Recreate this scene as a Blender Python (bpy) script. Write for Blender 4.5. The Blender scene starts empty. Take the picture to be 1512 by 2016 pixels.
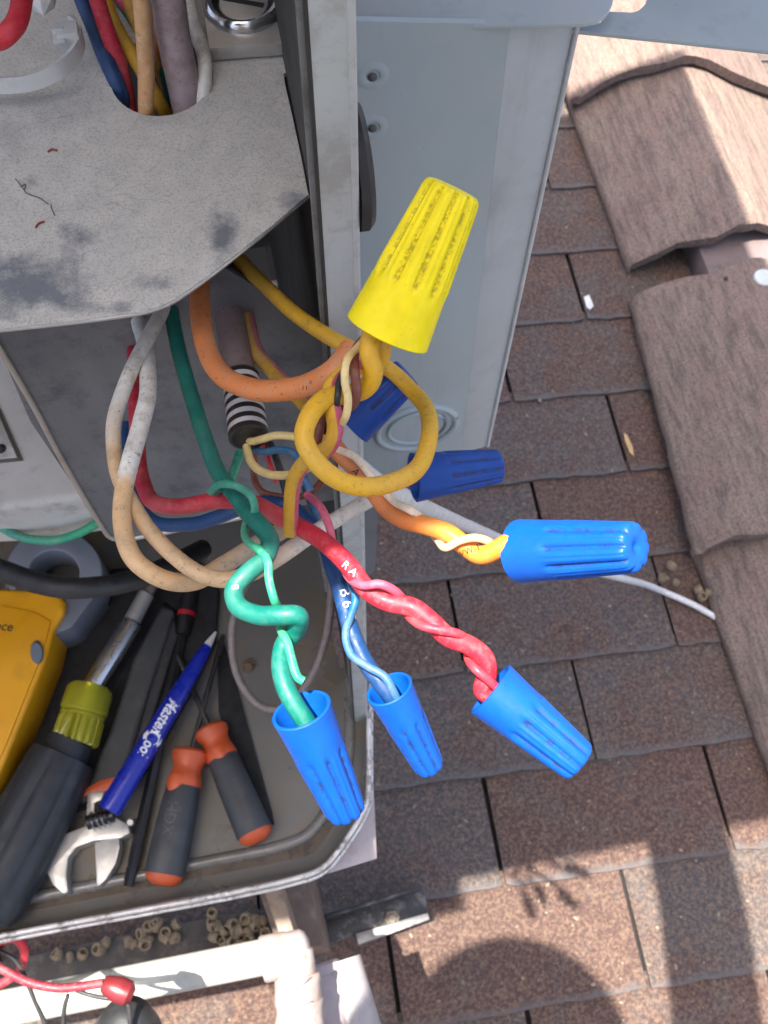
import bpy, bmesh, math, random
from mathutils import Vector, Matrix, noise as mnoise
from mathutils.bvhtree import BVHTree
from mathutils.geometry import tessellate_polygon
random.seed(7)
R = math.radians
scene = bpy.context.scene
COL = scene.collection

# ------------------------------------------------------------------ camera, sky, sun, exposure
F, CX, CY = 2000.0, 756.0, 1008.0
XA = Vector((0.98262175, -0.16366526, 0.08756816))      # unit's width direction, seen from the camera
YA = Vector((-0.18532635, -0.89152703, 0.41332034))     # away from the viewer
ZA = Vector((0.0104232, -0.42236624, -0.90636533))      # up
CAM = Vector((0, 0, 1.34))
ROOF_N = Vector((0.060664, -0.006567, 0.998137)).normalized()
ROOF_D = 1.3382                                          # camera to roof, square to the roof

cam = bpy.data.objects.new('camera', bpy.data.cameras.new('camera'))
COL.objects.link(cam)
right = Vector((XA.x, YA.x, ZA.x)); up = -Vector((XA.y, YA.y, ZA.y)); back = -Vector((XA.z, YA.z, ZA.z))
m = Matrix((right, up, back)).transposed().to_4x4(); m.translation = CAM
cam.matrix_world = m
cam.data.sensor_fit = 'VERTICAL'; cam.data.sensor_height = 24; cam.data.sensor_width = 18
cam.data.lens = F / 2016 * 24
cam.data.clip_start = 0.02; cam.data.clip_end = 900
cam.data.dof.use_dof = True; cam.data.dof.focus_distance = 0.25; cam.data.dof.aperture_fstop = 34
scene.camera = cam

SUN = Vector((-0.19, 0.0, 1)).normalized()
world = bpy.data.worlds.new('World'); scene.world = world; world.use_nodes = True
wn = world.node_tree
sky = wn.nodes.new('ShaderNodeTexSky'); sky.sky_type = 'NISHITA'; sky.sun_disc = False
sky.sun_elevation = math.asin(SUN.z); sky.sun_rotation = math.atan2(SUN.x, SUN.y)
sky.dust_density = 4.0; sky.air_density = 0.7; sky.ozone_density = 0.4
wn.links.new(sky.outputs[0], wn.nodes['Background'].inputs[0]); wn.nodes['Background'].inputs[1].default_value = 0.15
sl = bpy.data.lights.new('sun', 'SUN'); sl.energy = 5.0; sl.angle = R(0.53); sl.color = (1, 0.95, 0.87)
so = bpy.data.objects.new('sun', sl); COL.objects.link(so)
so.rotation_euler = SUN.to_track_quat('Z', 'Y').to_euler(); so.location = (0, 0, 8)
vs = scene.view_settings
vs.view_transform = 'Standard'; vs.look = 'None'; vs.gamma = 1; vs.use_curve_mapping = False; vs.exposure = 1.72
scene.cycles.max_bounces = 10; scene.cycles.diffuse_bounces = 5
scene.cycles.use_denoising = True

# ------------------------------------------------------------------ sight lines to places
def ray(px, py): return Vector(((px - CX) / F, (py - CY) / F, 1))
def W(P): return CAM + Vector((XA.dot(P), YA.dot(P), ZA.dot(P)))
def at(px, py, Z): return W(ray(px, py) * Z)                       # a point at camera distance Z
def hz(px, py, D):                                                  # on a level plane D below the camera
    r = ray(px, py); return W(r * (D / -ZA.dot(r)))
def fr(px, py, Y):                                                  # on an upright plane facing the viewer
    r = ray(px, py); return W(r * (Y / YA.dot(r)))
def sd(px, py, X):                                                  # on an upright plane facing sideways
    r = ray(px, py); return W(r * (X / XA.dot(r)))
ROOF_C = Vector((ROOF_N.dot(Vector((XA.x, YA.x, ZA.x))), ROOF_N.dot(Vector((XA.y, YA.y, ZA.y))), ROOF_N.dot(Vector((XA.z, YA.z, ZA.z)))))
def rf(px, py, h=0.0):                                              # on the roof, h above it
    r = ray(px, py); return W(r * ((ROOF_D - h) / -ROOF_C.dot(r)))
ROOF_O = CAM - ROOF_N * ROOF_D
RU = Vector((0.9974117, -0.0382691, -0.0608722)).normalized()
RV = ROOF_N.cross(RU)                                               # up the image, away
def roof_pt(u, v, h=0): return ROOF_O + RU * u + RV * v + ROOF_N * h
def roof_xy(x, y, h=0):
    z = ROOF_O.z - (ROOF_N.x * (x - ROOF_O.x) + ROOF_N.y * (y - ROOF_O.y)) / ROOF_N.z
    return Vector((x, y, z)) + ROOF_N * h
def depth(p): return -(p - CAM).dot(back)

# ------------------------------------------------------------------ materials
MATS = {}
def nd(nt, t, **kw):
    n = nt.nodes.new(t)
    for k, v in kw.items():
        if k in n.inputs: n.inputs[k].default_value = v
        else: setattr(n, k, v)
    return n
def mixc(nt, fac, a, b):
    n = nt.nodes.new('ShaderNodeMix'); n.data_type = 'RGBA'
    for s, v in ((0, fac), (6, a), (7, b)):
        if hasattr(v, 'is_linked') or isinstance(v, bpy.types.NodeSocket): nt.links.new(v, n.inputs[s])
        elif s == 0: n.inputs[0].default_value = v
        else: n.inputs[s].default_value = (*v, 1)
    return n.outputs[2]
def ramp(nt, src, lo, hi, a=0.0, b=1.0):
    n = nt.nodes.new('ShaderNodeMapRange'); n.clamp = True
    n.inputs[1].default_value = lo; n.inputs[2].default_value = hi; n.inputs[3].default_value = a; n.inputs[4].default_value = b
    nt.links.new(src, n.inputs[0]); return n.outputs[0]
def mth(nt, op, a, b=0.0):
    n = nt.nodes.new('ShaderNodeMath'); n.operation = op
    for i, v in enumerate((a, b)):
        if isinstance(v, bpy.types.NodeSocket): nt.links.new(v, n.inputs[i])
        else: n.inputs[i].default_value = v
    return n.outputs[0]
def base(name):
    mt = bpy.data.materials.new(name); mt.use_nodes = True; nt = mt.node_tree
    return mt, nt, nt.nodes['Principled BSDF']
def noise(nt, scale, detail=3, vec=None, rough=0.55):
    n = nd(nt, 'ShaderNodeTexNoise'); n.inputs['Scale'].default_value = scale
    n.inputs['Detail'].default_value = detail; n.inputs['Roughness'].default_value = rough
    if vec is None:
        tc = nt.nodes.new('ShaderNodeTexCoord'); vec = tc.outputs['Object']
    nt.links.new(vec, n.inputs['Vector']); return n.outputs[0]
def coords(nt, sc=(1, 1, 1)):
    tc = nt.nodes.new('ShaderNodeTexCoord'); mp = nt.nodes.new('ShaderNodeMapping')
    mp.inputs['Scale'].default_value = sc; nt.links.new(tc.outputs['Object'], mp.inputs[0]); return mp.outputs[0]
def bump(nt, bs, src, strength, dist=0.001):
    b = nt.nodes.new('ShaderNodeBump'); b.inputs['Strength'].default_value = strength; b.inputs['Distance'].default_value = dist
    nt.links.new(src, b.inputs['Height']); nt.links.new(b.outputs[0], bs.inputs['Normal'])
def plain(name, col, rough=0.5, metal=0.0, var=0.15, scale=60, dirt=None, damt=0.0, dscale=120, bmp=0.0, bscale=400, coat=0.0, dlo=0.5, dhi=0.62):
    if name in MATS: return MATS[name]
    mt, nt, bs = base(name)
    n1 = noise(nt, scale, 4)
    dark = tuple(c * (1 - var) for c in col); lite = tuple(min(1, c * (1 + var)) for c in col)
    c = mixc(nt, ramp(nt, n1, .3, .7), dark, lite)
    if dirt:
        n2 = noise(nt, dscale, 6, rough=.7)
        c = mixc(nt, ramp(nt, n2, dlo, dhi, 0, damt), c, dirt)
    nt.links.new(c, bs.inputs['Base Color'])
    if name in ('blue_grey_paint', 'flange_paint', 'grey_post_paint', 'cover_paint'):
        bmp = 0; bump(nt, bs, noise(nt, 16, 3), .35, .004)
        st = noise(nt, 55, 6, coords(nt, (1, 1, .12)), .7); c = mixc(nt, ramp(nt, st, .56, .72, 0, .35), c, (.22, .23, .225)); nt.links.new(c, bs.inputs['Base Color'])
        sp = noise(nt, 480, 2); c = mixc(nt, ramp(nt, sp, .74, .78, 0, .6), c, (.12, .10, .08)); nt.links.new(c, bs.inputs['Base Color'])
    n3 = noise(nt, scale * 2.3, 3)
    nt.links.new(ramp(nt, n3, .3, .7, max(.05, rough - .1), min(1, rough + .12)), bs.inputs['Roughness'])
    bs.inputs['Metallic'].default_value = metal
    bs.inputs['Coat Weight'].default_value = coat
    if bmp: bump(nt, bs, noise(nt, bscale, 4), bmp, 0.0006)
    MATS[name] = mt; return mt
def wire_mat(name, col, col2=None, lo=.3, hi=.7, dirt=(.42, .33, .22), damt=.5, stripe=None, sthr=.55, rough=.42, dscale=420, col3=None, lo3=.8, hi3=.9, dlo=.5):
    """insulation: colour shifting to col2 along its length, as stain and as painted sunlight, dust blotches, an optional printed stripe"""
    if name in MATS: return MATS[name]
    mt, nt, bs = base(name)
    n1 = noise(nt, 220, 4)
    c = mixc(nt, ramp(nt, n1, .3, .7), tuple(x * .85 for x in col), tuple(min(1, x * 1.12) for x in col))
    if col2:
        a = nd(nt, 'ShaderNodeAttribute', attribute_name='along')
        wob = mth(nt, 'ADD', a.outputs['Fac'], mth(nt, 'MULTIPLY', mth(nt, 'SUBTRACT', noise(nt, 90, 5), .5), .10))
        c = mixc(nt, ramp(nt, wob, lo, hi), c, col2)
        if col3: c = mixc(nt, ramp(nt, wob, lo3, hi3), c, col3)
    if stripe:
        a = nd(nt, 'ShaderNodeAttribute', attribute_name='stripe')
        c = mixc(nt, ramp(nt, a.outputs['Fac'], sthr - .03, sthr + .03), c, stripe)
    n2 = noise(nt, dscale, 7, rough=.72)
    c = mixc(nt, ramp(nt, n2, dlo, dlo + .17, 0, damt), c, dirt)
    n4 = noise(nt, 620, 5, rough=.75)
    c = mixc(nt, ramp(nt, n4, .585, .66, 0, min(.8, damt * 1.3)), c, (.07, .055, .045))
    n6 = noise(nt, 45, 4)
    c = mixc(nt, ramp(nt, n6, .5, .7, 0, damt * .7), c, dirt)
    nt.links.new(c, bs.inputs['Base Color'])
    nt.links.new(ramp(nt, n2, .35, .65, rough - .08, rough + .3), bs.inputs['Roughness'])
    bump(nt, bs, noise(nt, 500, 4), .12, .0004)
    MATS[name] = mt; return mt

# ------------------------------------------------------------------ mesh helpers
def link(name, me, mat=None, parent=None, origin=None):
    o = bpy.data.objects.new(name, me); COL.objects.link(o)
    if mat:
        for mm in (mat if isinstance(mat, (list, tuple)) else [mat]): me.materials.append(mm)
    if origin is None and len(me.vertices): origin = min((v.co for v in me.vertices), key=lambda c: c.z).copy()
    if origin is not None:
        me.transform(Matrix.Translation(-origin)); o.location = origin
    if parent:
        o.parent = parent; o.location = (origin if origin is not None else Vector()) - WORLD_OF[parent.name]
    WORLD_OF[o.name] = origin.copy() if origin is not None else Vector()
    return o
WORLD_OF = {}
def tag(o, label, cat, group=None, kind=None):
    if label: o['label'] = label
    if cat: o['category'] = cat
    if group: o['group'] = group
    if kind: o['kind'] = kind
    return o
def thing(name, loc, label, cat, group=None):
    o = bpy.data.objects.new(name, None); COL.objects.link(o); o.location = loc; o.empty_display_size = .02
    WORLD_OF[o.name] = Vector(loc)
    return tag(o, label, cat, group)
def finish(me, angle=38):
    me.update(); me.shade_smooth(); me.set_sharp_from_angle(angle=R(angle)); return me
def from_bm(bm, name, angle=38):
    bmesh.ops.recalc_face_normals(bm, faces=bm.faces)
    me = bpy.data.meshes.new(name); bm.to_mesh(me); bm.free(); return finish(me, angle)
def catmull(pts, n=8):
    P = [Vector(p) for p in pts]
    P = [P[0] * 2 - P[1]] + P + [P[-1] * 2 - P[-2]]
    out = []
    for i in range(1, len(P) - 2):
        p0, p1, p2, p3 = P[i - 1], P[i], P[i + 1], P[i + 2]
        d1 = max(1e-9, (p1 - p0).length ** .5); d2 = max(1e-9, (p2 - p1).length ** .5); d3 = max(1e-9, (p3 - p2).length ** .5)
        m1 = (p1 - p0) / d1 - (p2 - p0) / (d1 + d2) + (p2 - p1) / d2
        m2 = (p2 - p1) / d2 - (p3 - p1) / (d2 + d3) + (p3 - p2) / d3
        m1 *= d2; m2 *= d2
        for k in range(n):
            t = k / n; t2, t3 = t * t, t * t * t
            out.append(p1 * (2 * t3 - 3 * t2 + 1) + m1 * (t3 - 2 * t2 + t) + p2 * (-2 * t3 + 3 * t2) + m2 * (t3 - t2))
    out.append(P[-2].copy()); return out
def tube_mesh(name, path, r, seg=14, phase=0.0, twist=0.0, flat=None, cap=True):
    """r: number or function of t; flat=(a,b) squashes the section"""
    n = len(path); L = [0]
    for i in range(1, n): L.append(L[-1] + (path[i] - path[i - 1]).length)
    tot = L[-1] or 1
    T0 = (path[1] - path[0]).normalized()
    N = (CAM - path[0]); N = (N - T0 * N.dot(T0)).normalized()
    verts, along, stripe = [], [], []
    Tp = T0
    for i in range(n):
        T = (path[min(n - 1, i + 1)] - path[max(0, i - 1)]).normalized()
        q = Tp.rotation_difference(T); N = q @ N; N = (N - T * N.dot(T)).normalized(); Tp = T
        B = T.cross(N); t = L[i] / tot
        rr = r(t) if callable(r) else r
        for k in range(seg):
            a = 2 * math.pi * k / seg
            ca, sa = math.cos(a), math.sin(a)
            fa, fb = flat or (1, 1)
            verts.append(path[i] + (N * ca * fa + B * sa * fb) * rr)
            along.append(i / (n - 1)); stripe.append(math.cos(a - phase - twist * 2 * math.pi * i / (n - 1)))
    faces = [(i * seg + k, i * seg + (k + 1) % seg, (i + 1) * seg + (k + 1) % seg, (i + 1) * seg + k) for i in range(n - 1) for k in range(seg)]
    if cap: faces += [tuple(reversed(range(seg))), tuple((n - 1) * seg + k for k in range(seg))]
    me = bpy.data.meshes.new(name); me.from_pydata(verts, [], faces)
    for nm, vals in (('along', along), ('stripe', stripe)):
        me.attributes.new(nm, 'FLOAT', 'POINT').data.foreach_set('value', vals)
    return finish(me, 60)
def px_path(pts, zdef=None, n=8):
    return catmull([at(p[0], p[1], p[2] if len(p) > 2 else zdef) for p in pts], n)
def wire(name, pts, w, mat, label=None, cat='wire', group=None, z=None, parent=None, **kw):
    path = px_path(pts, z)
    for p_ in path:
        p_ += Vector((mnoise.noise(p_ * 70), mnoise.noise(p_ * 70 + Vector((9, 0, 0))), mnoise.noise(p_ * 70 + Vector((0, 9, 0))))) * .00035
    zm = kw.pop('zref', None) or sum(depth(p) for p in path) / len(path)
    o = link(name, tube_mesh(name, path, w * zm / 2 / F, **kw), mat, parent)
    if label: tag(o, label, cat, group)
    return o
def prism_bm(top, downvec, bev=0.0, seg=2):
    bm = bmesh.new()
    a = [bm.verts.new(p) for p in top]; b = [bm.verts.new(p + downvec) for p in top]
    n = len(a)
    bm.faces.new(a); bm.faces.new(list(reversed(b)))
    for i in range(n): bm.faces.new((a[i], b[i], b[(i + 1) % n], a[(i + 1) % n]))
    bmesh.ops.recalc_face_normals(bm, faces=bm.faces)
    if bev: bmesh.ops.bevel(bm, geom=list(bm.edges), offset=bev, segments=seg, profile=.6, affect='EDGES', clamp_overlap=True)
    return bm
def prism(name, top, downvec, mat, parent=None, bev=0.0, seg=2):
    return link(name, from_bm(prism_bm(top, downvec, bev, seg), name), mat, parent)
def holed(name, outer, hole, downvec, mat, parent=None):
    n, k = len(outer), len(hole); pts = list(outer) + list(hole)
    tris = tessellate_polygon([outer, hole])
    verts = pts + [p + downvec for p in pts]; N = len(pts)
    faces = [tuple(t) for t in tris] + [(c + N, b + N, a + N) for a, b, c in tris]
    faces += [(i, (i + 1) % n, (i + 1) % n + N, i + N) for i in range(n)]
    faces += [(n + (i + 1) % k, n + i, n + i + N, n + (i + 1) % k + N) for i in range(k)]
    bm = bmesh.new(); vv = [bm.verts.new(v) for v in verts]
    for f in faces:
        try: bm.faces.new([vv[i] for i in f])
        except ValueError: pass
    return link(name, from_bm(bm, name, 30), mat, parent)
def frame(axis):
    a = axis.normalized(); h = Vector((0, 0, 1)) if abs(a.z) < .9 else Vector((1, 0, 0))
    u = (h - a * h.dot(a)).normalized(); return a, u, a.cross(u)
def lathe_mesh(name, A, B, prof, seg=24, ribs=None, angle=38, smooth_phase=0.0, squash=1.0):
    """prof: (t along A->B, radius); ribs=(count, depth, t0, t1) flutes"""
    a, u, v = frame(B - A); L = (B - A).length
    verts, faces, rings = [], [], []
    for t, r in prof:
        c = A + a * (L * t)
        if r <= 1e-7: rings.append([len(verts)]); verts.append(c); continue
        ring = []
        for k in range(seg):
            th = 2 * math.pi * k / seg + smooth_phase; rr = r
            if ribs:
                cnt, dp, t0, t1 = ribs
                w = max(0, min(1, (t - t0) / .10)) * max(0, min(1, (t1 - t) / .02 + .0001)) if t1 < 2 else max(0, min(1, (t - t0) / .10))
                s = (1 + math.cos(cnt * th)) / 2
                rr = r * (1 - dp * w * (s ** 4))
            ring.append(len(verts)); verts.append(c + (u * math.cos(th) * squash + v * math.sin(th)) * rr)
        rings.append(ring)
    for r0, r1 in zip(rings, rings[1:]):
        if len(r0) == 1 and len(r1) == 1: continue
        for k in range(seg):
            j = (k + 1) % seg
            if len(r0) == 1: faces.append((r0[0], r1[j], r1[k]))
            elif len(r1) == 1: faces.append((r0[k], r0[j], r1[0]))
            else: faces.append((r0[k], r0[j], r1[j], r1[k]))
    bm = bmesh.new(); vv = [bm.verts.new(p) for p in verts]
    for f in faces: bm.faces.new([vv[i] for i in f])
    return from_bm(bm, name, angle)
def lathe(name, A, B, prof, mat, parent=None, **kw):
    return link(name, lathe_mesh(name, A, B, prof, **kw), mat, parent)
def box(name, c, size, mat, parent=None, bev=0.0, axes=None):
    ax = axes or (Vector((1, 0, 0)), Vector((0, 1, 0)), Vector((0, 0, 1)))
    x, y, z = [ax[i] * size[i] / 2 for i in range(3)]
    return prism(name, [c - x - y + z, c + x - y + z, c + x + y + z, c - x + y + z], -z * 2, mat, parent, bev)
DG = []
def bvh_of(o):
    off = WORLD_OF[o.name]; me = o.data
    return BVHTree.FromPolygons([v.co + off for v in me.vertices], [tuple(p.vertices) for p in me.polygons])
def print_on(text, target, px, py, ang, hpx, mat, parent=None, name='printed_letters', flipped=False, squeeze=1.0, lift=0.00012, bold=0.0, shear=0.0):
    """flat lettering laid onto the surface of target where it stands"""
    cu = bpy.data.curves.new('t', 'FONT'); cu.body = text; cu.align_x = 'CENTER'; cu.align_y = 'CENTER'; cu.size = 1; cu.offset = bold; cu.shear = shear
    cu.resolution_u = 3
    ob = bpy.data.objects.new('t', cu); COL.objects.link(ob)
    me = bpy.data.meshes.new_from_object(ob.evaluated_get(bpy.context.evaluated_depsgraph_get()))
    bpy.data.objects.remove(ob)
    bm = bmesh.new(); bm.from_mesh(me); bpy.data.meshes.remove(me)
    bmesh.ops.triangulate(bm, faces=bm.faces)
    bmesh.ops.subdivide_edges(bm, edges=[e for e in bm.edges if e.calc_length() > .25], cuts=1)
    bvh = bvh_of(target); ca, sa = math.cos(R(ang)), math.sin(R(ang)); bad = []
    for v in bm.verts:
        x, y = v.co.x * hpx * squeeze * 1.35, -v.co.y * hpx * 1.35
        if flipped: x, y = -x, -y
        d = W(ray(px + x * ca - y * sa, py + x * sa + y * ca)) - CAM; d.normalize()
        hit = bvh.ray_cast(CAM, d)
        if hit[0] is None: bad.append(v)
        else: v.co = hit[0] - d * lift
    bmesh.ops.delete(bm, geom=bad, context='VERTS')
    m2 = bpy.data.meshes.new(name); bm.to_mesh(m2); bm.free()
    if not len(m2.vertices): print('EMPTY TEXT', text); return None
    return link(name, m2, mat, parent or target)

DOWN = Vector((0, 0, -1))
# ------------------------------------------------------------------ shared materials
M_paint = plain('blue_grey_paint', (.385, .445, .455), .45, 0, .06, 14, (.45, .455, .435), .6, 9, .05, 900)
M_paint2 = plain('grey_post_paint', (.40, .42, .41), .4, 0, .05, 20, (.24, .23, .21), .5, 60, .04, 700)
M_inner = plain('bare_galvanised', (.13, .135, .14), .55, .3, .3, 30, (.17, .17, .165), .6, 25, .08, 500)
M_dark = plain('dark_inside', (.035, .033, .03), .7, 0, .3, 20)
M_pan = plain('olive_grey_pan', (.165, .16, .145), .34, .1, .15, 12, (.20, .15, .09), .75, 16, .06, 300, .1)
M_chrome = plain('bright_steel', (.62, .61, .6), .22, 1, .1, 80, (.2, .19, .18), .4, 200)
M_satin = plain('satin_steel', (.55, .54, .51), .42, .75, .08, 90, (.3, .28, .25), .35, 90, .05, 800)
M_black = plain('black_plastic', (.012, .012, .013), .4, 0, .2, 60)
M_rubber = plain('black_rubber', (.018, .019, .021), .55, 0, .2, 80, (.05, .05, .05), .4, 60, .1, 600)
M_whiteprint = plain('white_print', (.75, .75, .75), .6, 0, .05, 100)
M_blackprint = plain('black_print', (.012, .012, .012), .6, 0, .05, 100)

# dusty shelf: galvanised sheet under pale tan dust, rubbed clean in patches
def dusty():
    mt, nt, bs = base('dusty_sheet')
    big = noise(nt, 26, 5); mid = noise(nt, 150, 5); fine = noise(nt, 1500, 3, rough=.6); fine2 = noise(nt, 1900, 2, rough=.6)
    c = mixc(nt, ramp(nt, mid, .3, .7), (.47, .46, .425), (.57, .555, .505))
    c = mixc(nt, ramp(nt, fine, .50, .62, 0, .38), c, (.22, .215, .21))
    c = mixc(nt, ramp(nt, fine2, .53, .63, 0, .28), c, (.75, .7, .6))
    a = nd(nt, 'ShaderNodeAttribute', attribute_name='wear')
    w = mth(nt, 'ADD', a.outputs['Fac'], mth(nt, 'MULTIPLY', mth(nt, 'SUBTRACT', noise(nt, 90, 9, rough=.75), .5), 2.0))
    c = mixc(nt, ramp(nt, w, .40, .92, 0, .85), c, (.12, .145, .175))
    c = mixc(nt, ramp(nt, big, .6, .72, 0, .35), c, (.2, .2, .21))
    sc = noise(nt, 30, 3, coords(nt, (.5, 1.4, 1))); line = mth(nt, 'ABSOLUTE', mth(nt, 'SUBTRACT', sc, .5))
    c = mixc(nt, ramp(nt, line, .0, .0035, .4, 0), c, (.25, .24, .23))
    nt.links.new(c, bs.inputs['Base Color']); bs.inputs['Metallic'].default_value = .15
    nt.links.new(ramp(nt, w, .3, .8, .85, .4), bs.inputs['Roughness'])
    bump(nt, bs, fine, .25, .0003); return mt
M_dust = dusty()
def smudged():
    mt, nt, bs = base('smudged_sheet')
    n1 = noise(nt, 18, 5, coords(nt, (1, 1, .5))); n2 = noise(nt, 70, 8, rough=.72); n3 = noise(nt, 900, 3)
    c = mixc(nt, ramp(nt, n1, .35, .65), (.11, .12, .13), (.21, .215, .22))
    c = mixc(nt, ramp(nt, n2, .5, .68, 0, .65), c, (.045, .055, .068))
    c = mixc(nt, ramp(nt, n3, .6, .75, 0, .5), c, (.3, .3, .29))
    nt.links.new(c, bs.inputs['Base Color']); bs.inputs['Metallic'].default_value = .25; bs.inputs['Roughness'].default_value = .5
    return mt
M_smudge = smudged()

# ------------------------------------------------------------------ ground, roof and shingles
def ground():
    mt = plain('dry_ground', (.22, .19, .15), .9, 0, .2, .2)
    me = bpy.data.meshes.new('ground'); s = 400; me.from_pydata([(-s, -s, -3.4), (s, -s, -3.4), (s, s, -3.4), (-s, s, -3.4)], [], [(0, 1, 2, 3)])
    tag(link('ground', me, mt, origin=Vector((0, 0, -3.4))), None, None, None, 'structure')
ground()
def shingle_mat():
    mt, nt, bs = base('shingle_granules')
    geo = nt.nodes.new('ShaderNodeNewGeometry'); P = geo.outputs['Position']
    oi = nt.nodes.new('ShaderNodeObjectInfo')
    patch = noise(nt, 13, 5, P); mid = noise(nt, 42, 6, P, .7)
    g1 = noise(nt, 210, 6, P, .85); g2 = noise(nt, 480, 4, P, .8)
    rnd = mth(nt, 'MULTIPLY', mth(nt, 'SUBTRACT', oi.outputs['Random'], .5), .30)
    c = mixc(nt, ramp(nt, mth(nt, 'ADD', mth(nt, 'ADD', mth(nt, 'MULTIPLY', patch, .6), mth(nt, 'MULTIPLY', mid, .4)), rnd), .42, .58), (.074, .040, .033), (.066, .058, .057))
    c = mixc(nt, ramp(nt, g1, .48, .62, 0, .7), c, (.235, .155, .098))
    c = mixc(nt, ramp(nt, g1, .36, .5, .62, 0), c, (.035, .024, .021))
    c = mixc(nt, ramp(nt, g2, .58, .7, 0, .5), c, (.23, .17, .11))
    c = mixc(nt, ramp(nt, g2, .3, .42, .5, 0), c, (.03, .024, .022))
    # worn grey band along the lower edge of each tab
    a = nd(nt, 'ShaderNodeAttribute', attribute_name='edge')
    w = mth(nt, 'ADD', a.outputs['Fac'], mth(nt, 'MULTIPLY', mth(nt, 'SUBTRACT', mid, .5), .9))
    c = mixc(nt, ramp(nt, w, .62, .95, 0, .7), c, (.105, .098, .094))
    nt.links.new(c, bs.inputs['Base Color']); bs.inputs['Roughness'].default_value = .93
    bump(nt, bs, g1, .6, .0014); return mt
M_shing = shingle_mat()
M_felt = plain('roof_felt', (.016, .014, .013), .9, 0, .3, 40)
TAB, EXP = .305, .305 * .45583
V0 = -(-0.262063) * ROOF_D + .007; U0 = .204483 * ROOF_D - .012    # fitted course and slot positions
me = bpy.data.meshes.new('roof'); s = 7
me.from_pydata([roof_pt(-s, -s, -.012), roof_pt(s, -s, -.012), roof_pt(s, s, -.012), roof_pt(-s, s, -.012)], [], [(0, 1, 2, 3)])
roof = link('roof', me, M_felt, origin=ROOF_O.copy()); tag(roof, None, None, None, 'structure')
# in the fit, rows count down the picture: v = -(row*EXP) from V0
def tab_mesh(seed, cut_l=.0028, cut_r=.0028):
    """one tab, origin at its lower left corner; x right, y up the slope"""
    rnd = random.Random(seed); bm = bmesh.new(); lay = bm.verts.layers.float.new('edge')
    w, h, th = TAB, EXP + .02, .0045
    nx = 18; low, upp, lowb = [], [], []
    for i in range(nx + 1):
        x = cut_l + (w - cut_l - cut_r) * i / nx
        y = rnd.uniform(-.0018, .0018) + (.002 if i in (0, nx) else 0)
        low.append(bm.verts.new((x, y, th + rnd.uniform(-.0006, .0008))))
        lowb.append(bm.verts.new((x, y - .0006, -.002)))
        upp.append(bm.verts.new((x + rnd.uniform(-.0008, .0008) * (i in (0, nx)), h, -.0015)))
    midr = [bm.verts.new((v.co.x, .026 + rnd.uniform(-.004, .004), th * .84)) for v in low]
    for v in low: v[lay] = 1
    for v in lowb: v[lay] = .4
    for i in range(nx):
        bm.faces.new((low[i], low[i + 1], midr[i + 1], midr[i])); bm.faces.new((midr[i], midr[i + 1], upp[i + 1], upp[i]))
        bm.faces.new((lowb[i], lowb[i + 1], low[i + 1], low[i]))
    for L, s in ((0, 1), (nx, -1)):
        b = bm.verts.new((low[L].co.x, h, -.006)); q = [low[L], midr[L], upp[L], b, lowb[L]]
        bm.faces.new(q if s < 0 else q[::-1])
    me = bpy.data.meshes.new('shingle'); bm.to_mesh(me); bm.free(); me.materials.append(M_shing); return finish(me, 30)
TABS = [tab_mesh(i) for i in range(6)]
rotm = Matrix((RU, RV, ROOF_N)).transposed()
nshing = 0
for r in range(-12, 6):
    for c in range(-6, 7):
        u = U0 + (c + (0 if r % 2 == 0 else .5)) * TAB; v = V0 - r * EXP
        p = roof_pt(u, v)
        if p.x < -1.05 or p.x > 1.45 or p.y > 1.95 or p.y < -.5: continue
        o = bpy.data.objects.new('shingle', random.choice(TABS)); COL.objects.link(o); o.parent = roof
        tw = Matrix.Rotation(random.uniform(-.003, .003), 3, 'Z')
        o.matrix_local = Matrix.Translation(p - ROOF_O + RU * random.uniform(-.0012, .0012)) @ (rotm @ tw).to_4x4(); nshing += 1
print('shingles', nshing)

# ------------------------------------------------------------------ concrete ridge tiles along the roof edge
def tile_mat():
    mt, nt, bs = base('weathered_concrete_tile')
    v = coords(nt, (1, .11, 1)); st = noise(nt, 105, 7, v, .75); st2 = noise(nt, 260, 3, v)
    oi = nt.nodes.new('ShaderNodeObjectInfo')
    blot = noise(nt, 14, 5); sp = noise(nt, 330, 4, rough=.7)
    c = mixc(nt, ramp(nt, mth(nt, 'ADD', blot, mth(nt, 'MULTIPLY', mth(nt, 'SUBTRACT', oi.outputs['Random'], .5), .25)), .38, .64), (.275, .20, .155), (.27, .172, .142))
    c = mixc(nt, ramp(nt, st, .47, .60, 0, .85), c, (.13, .095, .077))
    c = mixc(nt, ramp(nt, st2, .52, .66, 0, .4), c, (.34, .275, .215))
    c = mixc(nt, ramp(nt, sp, .50, .60, 0, .8), c, (.095, .075, .062))
    nt.links.new(c, bs.inputs['Base Color']); bs.inputs['Roughness'].default_value = .9
    h = mth(nt, 'ADD', st, mth(nt, 'MULTIPLY', sp, .35)); bump(nt, bs, h, 1, .007); return mt
M_tile = tile_mat()
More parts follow.
